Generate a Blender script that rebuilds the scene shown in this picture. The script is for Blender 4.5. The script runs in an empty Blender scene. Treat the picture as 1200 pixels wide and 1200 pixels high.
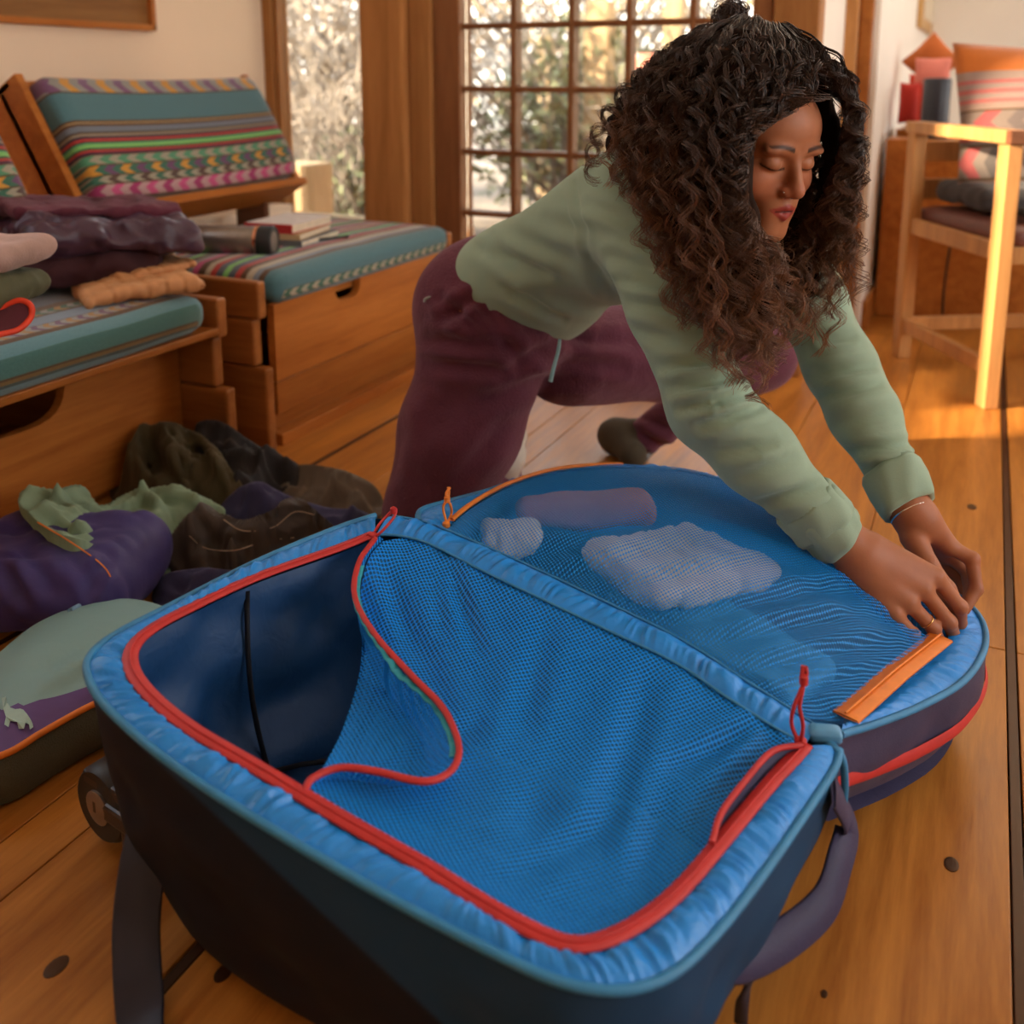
import bpy, bmesh, math, random
import numpy as np
from mathutils import Vector, Matrix, noise
from mathutils.geometry import delaunay_2d_cdt
random.seed(7); rng = np.random.default_rng(7)
SC = bpy.context.scene; COL = SC.collection
# ------------------------------------------------------------------ camera, world, sun, exposure
H, FPX, CX, CY, HOR = .84, 1180., 600., 325., 90.
pitch = math.atan((CY-HOR)/FPX); yaw = math.atan(565/math.hypot(FPX, CY-HOR))
cam = bpy.data.objects.new('camera', bpy.data.cameras.new('camera')); COL.objects.link(cam); SC.camera = cam
cam.location = (0, 0, H); cam.rotation_euler = (math.pi/2-pitch, 0, yaw)
cam.data.sensor_width = 36; cam.data.lens = FPX/1200*36; cam.data.shift_y = -(600-CY)/1200
cam.data.clip_start = .02
cam.data.dof.use_dof = True; cam.data.dof.focus_distance = 1.26; cam.data.dof.aperture_fstop = 3.7
w = bpy.data.worlds.new('sky'); SC.world = w; w.use_nodes = True
wn = w.node_tree.nodes; bg = wn['Background']
tc = wn.new('ShaderNodeTexCoord'); sp = wn.new('ShaderNodeSeparateXYZ'); rp = wn.new('ShaderNodeValToRGB')
w.node_tree.links.new(tc.outputs['Generated'], sp.inputs[0]); w.node_tree.links.new(sp.outputs['Z'], rp.inputs[0])
rp.color_ramp.elements[0].position = 0.0; rp.color_ramp.elements[0].color = (1, .92, .82, 1)
rp.color_ramp.elements[1].position = .7; rp.color_ramp.elements[1].color = (.72, .85, 1, 1)
w.node_tree.links.new(rp.outputs[0], bg.inputs[0]); bg.inputs[1].default_value = 5.5
sun = bpy.data.objects.new('sun', bpy.data.lights.new('sun', 'SUN')); COL.objects.link(sun)
sun.data.energy = 21; sun.data.angle = math.radians(1.2); sun.data.color = (1, .80, .55)
SUND = Vector((.775, .633, -.34)).normalized()
sun.rotation_euler = SUND.to_track_quat('-Z', 'Y').to_euler()
def area(name, loc, to, sx, sy, e, col):
    l = bpy.data.lights.new(name, 'AREA'); l.shape = 'RECTANGLE'; l.size = sx; l.size_y = sy; l.energy = e; l.color = col
    o = bpy.data.objects.new(name, l); COL.objects.link(o); o.location = loc
    o.rotation_euler = (Vector(to)-Vector(loc)).to_track_quat('-Z', 'Y').to_euler(); return o
area('ceiling_fill', (-.5, 2.3, 2.46), (-.5, 2.3, 0), 1.6, 1.2, 3.2, (1, .86, .68))  # unseen fill lamp added under the ceiling to lift the interior
area('window_fill', (2.4, 1.2, 1.5), (-.4, 1.2, .6), 1.6, 1.4, 20, (1, .95, .90))  # added fill lamp imitating daylight from the unseen right-hand window
area('roof_fill', (.5, 4.2, 2.45), (-.3, 2.2, .4), 1.5, 1.2, 22, (1, .86, .68))  # added fill lamp below the closed ceiling, brightens the back of the room
SC.view_settings.view_transform = 'Standard'; SC.view_settings.look = 'None'
SC.view_settings.gamma = 1; SC.view_settings.use_curve_mapping = False
SC.view_settings.exposure = -0.10
# ------------------------------------------------------------------ rays from measured positions to places in the room
F0 = Vector((-math.sin(yaw), math.cos(yaw), 0)); RT = Vector((math.cos(yaw), math.sin(yaw), 0))
FW = F0*math.cos(pitch)+Vector((0, 0, -math.sin(pitch))); UP = RT.cross(FW); CAM = Vector((0, 0, H))
def ray(x, y): return FW+RT*((x-CX)/FPX)-UP*((y-CY)/FPX)
def J(x, y, d): return CAM+ray(x, y)*d
def on(x, y, ax, v):
    r = ray(x, y); return CAM+r*((v-CAM[ax])/r[ax])
def Z(x, y, z=0.): return on(x, y, 2, z)
def PL(x, y, n, c):          # plane z = c + n0*x + n1*y
    r = ray(x, y); t = (c+n[0]*CAM.x+n[1]*CAM.y-CAM.z)/(r.z-n[0]*r.x-n[1]*r.y); return CAM+r*t
def projn(P):
    Q = np.asarray(P)-np.array(CAM); d = Q@np.array(FW)
    return CX+FPX*(Q@np.array(RT))/d, CY-FPX*(Q@np.array(UP))/d, d
# ------------------------------------------------------------------ object helpers
def tag(o, label=None, cat=None, group=None, kind=None):
    if label: o['label'] = label
    if cat: o['category'] = cat
    if group: o['group'] = group
    if kind: o['kind'] = kind
    return o
def link(name, me, mat=None, parent=None):
    o = bpy.data.objects.new(name, me); COL.objects.link(o)
    if mat:
        for m in (mat if isinstance(mat, (list, tuple)) else [mat]): me.materials.append(m)
    if parent:
        o.parent = parent
        o.matrix_parent_inverse = Matrix.Translation(-Vector(parent.location)) if parent.rotation_euler.z == 0 else parent.matrix_basis.inverted()
    return o
def empty(name, loc, label=None, cat=None, group=None, kind=None):
    o = bpy.data.objects.new(name, None); COL.objects.link(o); o.location = loc; o.empty_display_size = .05
    return tag(o, label, cat, group, kind)
def mesh(name, V, Fc, mat=None, parent=None, smooth=True, attrs=None, matidx=None):
    me = bpy.data.meshes.new(name)
    V = np.asarray(V, float).reshape(-1, 3)
    if isinstance(Fc, np.ndarray):
        n, k = Fc.shape
        me.vertices.add(len(V)); me.vertices.foreach_set('co', V.ravel())
        me.loops.add(n*k); me.loops.foreach_set('vertex_index', Fc.astype(np.int32).ravel())
        me.polygons.add(n); me.polygons.foreach_set('loop_start', np.arange(0, n*k, k, dtype=np.int32))
        me.update(calc_edges=True); me.validate()
    else:
        me.from_pydata([tuple(v) for v in V], [], [tuple(map(int, f)) for f in Fc]); me.update()
    if smooth: me.polygons.foreach_set('use_smooth', [True]*len(me.polygons))
    if attrs:
        for k, a in attrs.items():
            a = np.asarray(a, float)
            if a.ndim == 1:
                at = me.attributes.new(k, 'FLOAT', 'POINT'); at.data.foreach_set('value', a)
            else:
                at = me.color_attributes.new(k, 'FLOAT_COLOR', 'POINT')
                c = np.ones((len(V), 4)); c[:, :3] = a; at.data.foreach_set('color', c.ravel())
    o = link(name, me, mat, parent)
    if matidx is not None: me.polygons.foreach_set('material_index', np.asarray(matidx, dtype=np.int32))
    return o
def grid_faces(nu, nv, closeu=False, closev=False):
    i = np.arange(nu if closeu else nu-1)[:, None]; j = np.arange(nv if closev else nv-1)[None, :]
    i2 = (i+1) % nu; j2 = (j+1) % nv
    return np.stack([i*nv+j, i2*nv+j, i2*nv+j2, i*nv+j2], -1).reshape(-1, 4)
class MB:
    def __init__(s): s.bm = bmesh.new()
    def box(s, lo, hi, bev=.002, M=None):
        lo = Vector(lo); hi = Vector(hi); c = (lo+hi)/2; d = hi-lo
        r = bmesh.ops.create_cube(s.bm, size=1, matrix=Matrix.Translation(c) @ Matrix.Diagonal((d.x, d.y, d.z, 1)))
        vs = r['verts']
        if bev:
            es = list({e for v in vs for e in v.link_edges})
            r = bmesh.ops.bevel(s.bm, geom=es, offset=min(bev, min(d)*.4), segments=2, affect='EDGES', profile=.5)
            vs = list({v for f in r['faces'] for v in f.verts})
        if M is not None: bmesh.ops.transform(s.bm, matrix=M, verts=vs)
        return s
    def prism(s, pts, vec, bev=0, smooth=False):   # planar polygon extruded by vec
        vs = [s.bm.verts.new(p) for p in pts]; f = s.bm.faces.new(vs)
        r = bmesh.ops.extrude_face_region(s.bm, geom=[f])
        nv = [g for g in r['geom'] if isinstance(g, bmesh.types.BMVert)]
        bmesh.ops.translate(s.bm, vec=vec, verts=nv)
        if bev:
            es = list({e for v in vs+nv for e in v.link_edges})
            bmesh.ops.bevel(s.bm, geom=es, offset=bev, segments=2, affect='EDGES', profile=.5)
        return s
    def lathe(s, prof, M=None, n=32):              # prof: (r, z)
        vs = []
        for r, z in prof:
            vs.append([s.bm.verts.new((M or Matrix()) @ Vector((r*math.cos(2*math.pi*k/n), r*math.sin(2*math.pi*k/n), z))) for k in range(n)])
        for a, b in zip(vs, vs[1:]):
            for k in range(n): s.bm.faces.new((a[k], a[(k+1) % n], b[(k+1) % n], b[k]))
        s.bm.faces.new(vs[0][::-1]); s.bm.faces.new(vs[-1]); return s
    def tube(s, pts, rad, n=8, closed=False):
        V, Fc = tube_arrays(pts, rad, n, closed)
        vs = [s.bm.verts.new(v) for v in V]
        for f in Fc: s.bm.faces.new([vs[i] for i in f])
        return s
    def build(s, name, mat, parent=None, smooth=False, angle=40):
        bmesh.ops.recalc_face_normals(s.bm, faces=s.bm.faces)
        me = bpy.data.meshes.new(name); s.bm.to_mesh(me); s.bm.free()
        o = link(name, me, mat, parent)
        if smooth:
            me.polygons.foreach_set('use_smooth', [True]*len(me.polygons))
            try: me.set_sharp_from_angle(angle=math.radians(angle))
            except Exception: pass
        return o
def catmull(P, n=8, closed=False):
    P = [np.asarray(p, float) for p in P]; out = []; m = len(P); segs = m if closed else m-1
    for i in range(segs):
        p0 = P[i-1] if (closed or i > 0) else P[0]*2-P[1]; p1 = P[i]; p2 = P[(i+1) % m]
        p3 = P[(i+2) % m] if (closed or i+2 < m) else P[-1]*2-P[-2]
        for k in range(n):
            t = k/n
            out.append(.5*((2*p1)+(-p0+p2)*t+(2*p0-5*p1+4*p2-p3)*t*t+(-p0+3*p1-3*p2+p3)*t**3))
    if not closed: out.append(P[-1])
    return np.array(out)
def resample(P, n, closed=False):
    P = np.asarray(P, float)
    if closed: P = np.vstack([P, P[:1]])
    s = np.r_[0, np.cumsum(np.linalg.norm(np.diff(P, axis=0), axis=1))]
    t = np.linspace(0, s[-1], n+1)[:-1] if closed else np.linspace(0, s[-1], n)
    return np.stack([np.interp(t, s, P[:, k]) for k in range(P.shape[1])], 1)
def frames(P, closed=False):
    P = np.asarray(P, float)
    T = (np.roll(P, -1, 0)-np.roll(P, 1, 0)) if closed else np.gradient(P, axis=0)
    T /= np.linalg.norm(T, axis=1, keepdims=True)+1e-9
    N = np.zeros_like(T); a = np.array([0, 0, 1.]) if abs(T[0][2]) < .9 else np.array([1., 0, 0])
    n = np.cross(T[0], a); n /= np.linalg.norm(n)
    for i in range(len(P)):
        n = n-T[i]*(n@T[i]); n /= np.linalg.norm(n)+1e-9; N[i] = n
    return T, N, np.cross(T, N)
def tube_arrays(P, rad, n=8, closed=False):
    P = np.asarray(P, float); T, N, B = frames(P, closed); m = len(P)
    r = np.broadcast_to(np.asarray(rad, float), (m,))[:, None, None]
    a = np.arange(n)*2*np.pi/n
    V = P[:, None]+r*(N[:, None]*np.cos(a)[None, :, None]+B[:, None]*np.sin(a)[None, :, None])
    Fc = grid_faces(m, n, closed, True).tolist()
    if not closed: Fc += [list(range(n))[::-1], list(range((m-1)*n, m*n))]
    return V.reshape(-1, 3), Fc
def tube(name, P, rad, mat, parent=None, n=8, closed=False):
    V, Fc = tube_arrays(P, rad, n, closed); return mesh(name, V, Fc, mat, parent)
def ribbon(name, P, width, thick, mat, parent=None, up=None, closed=False, lift=0):   # flat band along P lying across `side`
    P = np.asarray(P, float); T, N, B = frames(P, closed)
    if up is None: up = np.array([0, 0, 1.])
    S = np.cross(T, np.broadcast_to(up, T.shape)); S /= np.linalg.norm(S, axis=1, keepdims=True)+1e-9
    Nn = np.cross(S, T); w2 = width/2; P = P+Nn*lift
    prof = [(-w2, 0), (-w2*.9, thick), (0, thick*1.25), (w2*.9, thick), (w2, 0), (0, -thick*.3)]
    V = np.stack([P+S*a+Nn*b for a, b in prof], 1); k = len(prof); m = len(P)
    Fc = grid_faces(m, k, closed, True).tolist()
    if not closed: Fc += [list(range(k))[::-1], list(range((m-1)*k, m*k))]
    return mesh(name, V.reshape(-1, 3), Fc, mat, parent)
# ------------------------------------------------------------------ smooth noise on arrays
def vnoise(P, scale, seed=0):
    P = np.asarray(P, float)*scale+seed*17.31; i = np.floor(P).astype(np.int64); f = P-i; f = f*f*(3-2*f); out = 0
    def hsh(a, b, c):
        h = (a*73856093) ^ (b*19349663) ^ (c*83492791) ^ (seed*2654435); h = (h ^ (h >> 13))*1274126177 & 0x7fffffff
        return (h ^ (h >> 16) & 0xffff) % 65536/32768.-1
    for a in (0, 1):
        for b in (0, 1):
            for c in (0, 1):
                out = out+(f[..., 0] if a else 1-f[..., 0])*(f[..., 1] if b else 1-f[..., 1])*(f[..., 2] if c else 1-f[..., 2])*hsh(i[..., 0]+a, i[..., 1]+b, i[..., 2]+c)
    return out
# ------------------------------------------------------------------ signed distance modelling
def cap(P, a, b, ra, rb):
    a = np.array(a, float); b = np.array(b, float); ab = b-a; t = np.clip(((P-a)@ab)/(ab@ab), 0, 1)
    return np.linalg.norm(P-a-t[:, None]*ab, axis=1)-(ra+(rb-ra)*t)
def ell(P, c, r, R=None):
    Q = P-np.array(c, float)
    if R is not None: Q = Q@np.asarray(R, float).T
    r = np.array(r, float); k0 = np.linalg.norm(Q/r, axis=1); k1 = np.linalg.norm(Q/(r*r), axis=1)+1e-9
    return k0*(k0-1)/k1
def smin(a, b, k):
    h = np.clip(.5+.5*(b-a)/k, 0, 1); return b+(a-b)*h-k*h*(1-h)
def smax(a, b, k): return -smin(-a, -b, k)
def sbox(P, c, half, r, R=None):
    Q = P-np.array(c, float)
    if R is not None: Q = Q@np.asarray(R, float).T
    q = np.abs(Q)-(np.array(half)-r)
    return np.linalg.norm(np.maximum(q, 0), axis=1)+np.minimum(q.max(1), 0)-r
def surfnet(fn, lo, hi, h):
    lo = np.array(lo, float); hi = np.array(hi, float); n = np.ceil((hi-lo)/h).astype(int)+1
    ax = [lo[k]+np.arange(n[k])*h for k in range(3)]
    # coarse pass to skip empty space
    st = 4; Vv = np.full(n, 1., np.float32)
    cn = [np.arange(0, n[k], st) for k in range(3)]
    G = np.stack(np.meshgrid(*[ax[k][0]+cn[k]*h+h*(st-1)/2 for k in range(3)], indexing='ij'), -1).reshape(-1, 3)
    cv = fn(G).reshape([len(c) for c in cn])
    near = np.abs(cv) < h*st*1.6+.004
    full = np.repeat(np.repeat(np.repeat(cv, st, 0), st, 1), st, 2)[:n[0], :n[1], :n[2]]
    Vv = full.astype(np.float32).copy()
    mk = np.repeat(np.repeat(np.repeat(near, st, 0), st, 1), st, 2)[:n[0], :n[1], :n[2]]
    I = np.argwhere(mk)
    vals = np.empty(len(I), np.float32)
    for s in range(0, len(I), 400000):
        vals[s:s+400000] = fn(lo+I[s:s+400000]*h)
    Vv[mk] = vals
    ins = Vv < 0
    acc = np.zeros((n[0]-1, n[1]-1, n[2]-1, 3), np.float32); cnt = np.zeros((n[0]-1, n[1]-1, n[2]-1), np.float32)
    c = [slice(None, -1), slice(1, None)]
    for axis in range(3):
        o = [k for k in range(3) if k != axis]
        for p in (0, 1):
            for q in (0, 1):
                s0 = [None]*3; s1 = [None]*3; s0[axis] = c[0]; s1[axis] = c[1]
                s0[o[0]] = s1[o[0]] = c[p]; s0[o[1]] = s1[o[1]] = c[q]
                a = Vv[tuple(s0)]; b = Vv[tuple(s1)]; cr = (a < 0) != (b < 0)
                t = np.where(cr, a/np.where(cr, a-b, 1), 0)
                cnt += cr
                acc[..., axis] += np.where(cr, t, 0); acc[..., o[0]] += cr*p; acc[..., o[1]] += cr*q
    act = cnt > 0; idx = np.full(act.shape, -1, np.int64); idx[act] = np.arange(act.sum())
    C = np.argwhere(act); P = lo+(C+acc[act]/cnt[act][:, None])*h
    quads = []
    for axis in range(3):
        o = [k for k in range(3) if k != axis]
        if axis == 1: o = o[::-1]
        s0 = [slice(1, -1)]*3; s1 = [slice(1, -1)]*3; s0[axis] = slice(0, -1); s1[axis] = slice(1, None)
        a = ins[tuple(s0)]; b = ins[tuple(s1)]; cr = np.argwhere(a != b); fl = a[a != b]
        off = np.ones(3, int); off[axis] = 0; g = cr+off
        def cell(du, dv):
            q = g.copy(); q[:, o[0]] -= du; q[:, o[1]] -= dv; return idx[q[:, 0], q[:, 1], q[:, 2]]
        qd = np.stack([cell(1, 1), cell(0, 1), cell(0, 0), cell(1, 0)], 1)
        qd[~fl] = qd[~fl][:, ::-1]; quads.append(qd)
    Q = np.vstack(quads); Q = Q[(Q >= 0).all(1)]
    e = h*.4
    for _ in range(2):
        f0 = fn(P); g = np.stack([fn(P+np.eye(3)[k]*e)-f0 for k in range(3)], 1)/e
        P = P-np.clip(f0/((g*g).sum(1)+1e-6), -h, h)[:, None]*g
    return P, Q
def vnormals(P, Q):
    n = np.cross(P[Q[:, 2]]-P[Q[:, 0]], P[Q[:, 3]]-P[Q[:, 1]]) if Q.shape[1] == 4 else np.cross(P[Q[:, 1]]-P[Q[:, 0]], P[Q[:, 2]]-P[Q[:, 0]])
    N = np.zeros_like(P)
    for k in range(Q.shape[1]): np.add.at(N, Q[:, k], n)
    return N/(np.linalg.norm(N, axis=1, keepdims=True)+1e-12)
def creases(P, Q, segs, facing=True):
    """cloth folds: segs = (x0,y0,x1,y1,width_px,depth_m) measured on the near side"""
    N = vnormals(P, Q); x, y, d = projn(P); f = np.clip(-(N@np.array(FW))*2.5, 0, 1) if facing else 1
    D = np.zeros(len(P))
    for x0, y0, x1, y1, wd, dep in segs:
        ux, uy = x1-x0, y1-y0; L = ux*ux+uy*uy; t = ((x-x0)*ux+(y-y0)*uy)/L; tc = np.clip(t, 0, 1)
        r2 = (x-x0-tc*ux)**2+(y-y0-tc*uy)**2; fade = np.clip(1-np.abs(t-.5)*1.5, 0, 1)**.5
        q = r2/wd**2; D += dep*(-np.exp(-q)+.75*np.exp(-((np.sqrt(r2)-wd*2.0)/wd)**2))*fade
    return P+N*(D*f)[:, None]
# ------------------------------------------------------------------ surface filling a closed outline
def fill(loop, spacing, zfn=None, inflate=0., iters=500):
    L = np.asarray(loop, float); n = len(L)
    lo = L[:, :2].min(0); hi = L[:, :2].max(0)
    gx, gy = np.meshgrid(np.arange(lo[0], hi[0], spacing), np.arange(lo[1], hi[1], spacing*.87), indexing='ij')
    gx = gx+(np.arange(gx.shape[1]) % 2)*spacing*.5; G = np.stack([gx.ravel(), gy.ravel()], 1)
    a = L[:, :2]; b = np.roll(a, -1, 0); inside = np.zeros(len(G), bool); md = np.full(len(G), 9.)
    for p, q in zip(a, b):
        c = ((p[1] > G[:, 1]) != (q[1] > G[:, 1])) & (G[:, 0] < (q[0]-p[0])*(G[:, 1]-p[1])/(q[1]-p[1]+1e-12)+p[0]); inside ^= c
        d = q-p; t = np.clip(((G-p)@d)/(d@d+1e-12), 0, 1); md = np.minimum(md, np.linalg.norm(G-p-t[:, None]*d, axis=1))
    G = G[inside & (md > spacing*.45)]
    co, ed, fa, *_ = delaunay_2d_cdt([Vector(p) for p in a]+[Vector(p) for p in G], [], [list(range(n))], 1, 1e-7)
    P = np.zeros((len(co), 3)); P[:, :2] = [tuple(c) for c in co]
    Fc = np.array([f for f in fa if len(f) == 3]); m = len(P); bd = np.zeros(m, bool); bd[:n] = True
    P[:n, 2] = L[:, 2] if m >= n else 0
    E = np.vstack([Fc[:, [0, 1]], Fc[:, [1, 2]], Fc[:, [2, 0]]]); E = np.unique(np.sort(E, 1), axis=0)
    deg = np.zeros(m); np.add.at(deg, E[:, 0], 1); np.add.at(deg, E[:, 1], 1)
    z = np.where(bd, P[:, 2], L[:, 2].mean())
    load = np.zeros(m)+inflate*spacing**2*.25
    for _ in range(iters):
        acc = np.zeros(m); np.add.at(acc, E[:, 0], z[E[:, 1]]); np.add.at(acc, E[:, 1], z[E[:, 0]])
        nz = acc/np.maximum(deg, 1)+load; nz = z+(nz-z)*1.0; z = np.where(bd, z, nz)
    P[:, 2] = z
    if zfn is not None: P[~bd, 2] += zfn(P[~bd])
    e1 = P[Fc[:, 1]]-P[Fc[:, 0]]; e2 = P[Fc[:, 2]]-P[Fc[:, 0]]
    fl = (e1[:, 0]*e2[:, 1]-e1[:, 1]*e2[:, 0]) < 0; Fc[fl] = Fc[fl][:, ::-1]
    return P, Fc
def softbox(l, r=.02, bulge=0., n=18, puff=None):
    """rounded box centred on the origin with soft crowned faces"""
    l = np.array(l)/2; V = []; Fc = []
    for ax in range(3):
        for s in (-1, 1):
            m = [n, n]; o = [k for k in range(3) if k != ax]
            u, v = np.meshgrid(np.linspace(-1, 1, n), np.linspace(-1, 1, n), indexing='ij')
            # crowd samples toward the edges so corners round well
            u = np.sin(u*np.pi/2)*.35+u*.65; v = np.sin(v*np.pi/2)*.35+v*.65
            Q = np.zeros((n, n, 3)); Q[..., ax] = s; Q[..., o[0]] = u; Q[..., o[1]] = v
            b = len(V)*n*n; f = grid_faces(n, n)+b
            flip = (s > 0) == (ax == 1)
            Fc.append(f[:, ::-1] if flip else f); V.append(Q.reshape(-1, 3))
    Q = np.vstack(V); P = Q*l; core = np.clip(P, -(l-r), l-r); d = P-core; nn = np.linalg.norm(d, axis=1, keepdims=True)
    P = core+np.where(nn > 1e-9, d/np.maximum(nn, 1e-9), 0)*r
    if bulge: P[:, 2] += np.sign(P[:, 2])*bulge*np.clip(1-(Q[:, 0])**4, 0, 1)*np.clip(1-(Q[:, 1])**4, 0, 1)*(np.abs(Q[:, 2]) > .99)
    return P, np.vstack(Fc)
def weld(o, d=1e-5):
    bm = bmesh.new(); bm.from_mesh(o.data); bmesh.ops.remove_doubles(bm, verts=bm.verts, dist=d); bmesh.ops.recalc_face_normals(bm, faces=bm.faces); bm.to_mesh(o.data); bm.free()
def rotz(a): return np.array([[math.cos(a), -math.sin(a), 0], [math.sin(a), math.cos(a), 0], [0, 0, 1]])
# ------------------------------------------------------------------ materials
MATS = {}
def nmat(name):
    m = bpy.data.materials.new(name); m.use_nodes = True; nt = m.node_tree; b = nt.nodes['Principled BSDF']; MATS[name] = m
    return m, nt, b
def N(nt, t, **kw):
    n = nt.nodes.new(t)
    for k, v in kw.items():
        if k in n.inputs: n.inputs[k].default_value = v
        else: setattr(n, k, v)
    return n
def coords(nt, scale=(1, 1, 1), kind='Object', rot=(0, 0, 0)):
    t = N(nt, 'ShaderNodeTexCoord'); m = N(nt, 'ShaderNodeMapping'); m.inputs['Scale'].default_value = scale; m.inputs['Rotation'].default_value = rot
    nt.links.new(t.outputs[kind], m.inputs[0]); return m.outputs[0]
def ramp(nt, fac, stops, interp='LINEAR'):
    r = N(nt, 'ShaderNodeValToRGB'); cr = r.color_ramp; cr.interpolation = interp
    while len(cr.elements) < len(stops): cr.elements.new(.5)
    for e, (p, c) in zip(cr.elements, stops): e.position = p; e.color = (*c, 1) if len(c) == 3 else c
    nt.links.new(fac, r.inputs[0]); return r.outputs[0]
def bump(nt, b, height, strength=.3, dist=.005):
    n = N(nt, 'ShaderNodeBump'); n.inputs['Strength'].default_value = strength; n.inputs['Distance'].default_value = dist
    nt.links.new(height, n.inputs['Height']); nt.links.new(n.outputs[0], b.inputs['Normal'])
def mix(nt, fac, a, b, mode='MIX'):
    n = N(nt, 'ShaderNodeMix', data_type='RGBA', blend_type=mode)
    for s, v in ((n.inputs[0], fac), (n.inputs[6], a), (n.inputs[7], b)):
        if isinstance(v, (int, float)): s.default_value = v
        elif isinstance(v, tuple): s.default_value = (*v, 1)
        else: nt.links.new(v, s)
    return n.outputs[2]
def math_(nt, op, a, b=None, c=None):
    n = N(nt, 'ShaderNodeMath', operation=op)
    for s, v in zip(n.inputs, (a, b, c)):
        if v is None: continue
        if isinstance(v, (int, float)): s.default_value = v
        else: nt.links.new(v, s)
    return n.outputs[0]
def sheen(b, v, tint=(1, 1, 1)):
    b.inputs['Sheen Weight'].default_value = v; b.inputs['Sheen Roughness'].default_value = .5; b.inputs['Sheen Tint'].default_value = (*tint, 1)
def wood(name, dark, light, axis=1, rough=.4, gs=1., knots=True, coat=0.):
    m, nt, b = nmat(name); s = [11*gs, 11*gs, 11*gs]; s[axis] = .9*gs
    c = coords(nt, tuple(s)); oi = N(nt, 'ShaderNodeObjectInfo')
    off = N(nt, 'ShaderNodeVectorMath', operation='ADD'); nt.links.new(c, off.inputs[0])
    mul = math_(nt, 'MULTIPLY', oi.outputs['Random'], 37.); nt.links.new(mul, off.inputs[1])
    n1 = N(nt, 'ShaderNodeTexNoise', Scale=2.2, Detail=5., Roughness=.6, Distortion=.8); nt.links.new(off.outputs[0], n1.inputs[0])
    n2 = N(nt, 'ShaderNodeTexNoise', Scale=14., Detail=4., Roughness=.7); nt.links.new(off.outputs[0], n2.inputs[0])
    f = math_(nt, 'ADD', math_(nt, 'MULTIPLY', n1.outputs[0], .75), math_(nt, 'MULTIPLY', n2.outputs[0], .3))
    col = ramp(nt, f, [(.33, dark), (.52, tuple((a+b_)/2 for a, b_ in zip(dark, light))), (.72, light)])
    var = ramp(nt, oi.outputs['Random'], [(0, (.82, .8, .78)), (1, (1.1, 1.06, 1.02))])
    col = mix(nt, 1., col, var, 'MULTIPLY')
    if knots:
        v = N(nt, 'ShaderNodeTexVoronoi', Scale=2.3*gs, Randomness=1.); nt.links.new(coords(nt, (1, 1, 1)), v.inputs[0])
        k = ramp(nt, v.outputs['Distance'], [(.0, (1, 1, 1)), (.025, (1, 1, 1)), (.05, (0, 0, 0))])
        col = mix(nt, k, col, tuple(x*.3 for x in dark))
    nt.links.new(col, b.inputs['Base Color']); b.inputs['Roughness'].default_value = rough
    rr = math_(nt, 'ADD', math_(nt, 'MULTIPLY', n1.outputs[0], .25), rough-.12); nt.links.new(rr, b.inputs['Roughness'])
    b.inputs['Specular IOR Level'].default_value = .38; b.inputs['Specular Tint'].default_value = (1, .70, .42, 1); b.inputs['Coat Weight'].default_value = coat; b.inputs['Coat Roughness'].default_value = .22
    bump(nt, b, n2.outputs[0], .12, .002); return m
def fabric(name, col, rough=.85, weave=900, wb=.25, sh=.25, var=.12, fold=0., spec=.3):
    m, nt, b = nmat(name); c = coords(nt)
    n = N(nt, 'ShaderNodeTexNoise', Scale=9., Detail=4.); nt.links.new(c, n.inputs[0])
    lo = tuple(x*(1-var*1.6) for x in col); hi = tuple(min(1, x*(1+var)) for x in col)
    nt.links.new(ramp(nt, n.outputs[0], [(.3, lo), (.7, hi)]), b.inputs['Base Color'])
    b.inputs['Roughness'].default_value = rough; b.inputs['Specular IOR Level'].default_value = spec
    n2 = N(nt, 'ShaderNodeTexNoise', Scale=float(weave), Detail=2.); nt.links.new(c, n2.inputs[0])
    n3 = N(nt, 'ShaderNodeTexNoise', Scale=26., Detail=3., Distortion=1.5); nt.links.new(c, n3.inputs[0])
    h = math_(nt, 'ADD', math_(nt, 'MULTIPLY', n2.outputs[0], .3), math_(nt, 'MULTIPLY', n3.outputs[0], fold))
    bump(nt, b, h, wb, .006); sheen(b, sh, tuple(min(1, x*1.6+.2) for x in col)); return m
def plain(name, col, rough=.5, metal=0., spec=.5, emit=0):
    m, nt, b = nmat(name); c = coords(nt); n = N(nt, 'ShaderNodeTexNoise', Scale=60., Detail=3.); nt.links.new(c, n.inputs[0])
    nt.links.new(ramp(nt, n.outputs[0], [(.3, tuple(x*.9 for x in col)), (.7, tuple(min(1, x*1.06) for x in col))]), b.inputs['Base Color'])
    b.inputs['Roughness'].default_value = rough; b.inputs['Metallic'].default_value = metal; b.inputs['Specular IOR Level'].default_value = spec; return m
def glass(name):
    m, nt, b = nmat(name); nt.nodes.remove(b); out = nt.nodes['Material Output']
    tr = N(nt, 'ShaderNodeBsdfTransparent'); tr.inputs[0].default_value = (.97, .98, .97, 1)
    g = N(nt, 'ShaderNodeBsdfGlossy'); g.inputs['Roughness'].default_value = .05; fr = N(nt, 'ShaderNodeFresnel'); fr.inputs[0].default_value = 1.45
    mx = N(nt, 'ShaderNodeMixShader'); nt.links.new(fr.outputs[0], mx.inputs[0]); nt.links.new(tr.outputs[0], mx.inputs[1]); nt.links.new(g.outputs[0], mx.inputs[2])
    nt.links.new(mx.outputs[0], out.inputs[0]); return m
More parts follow.
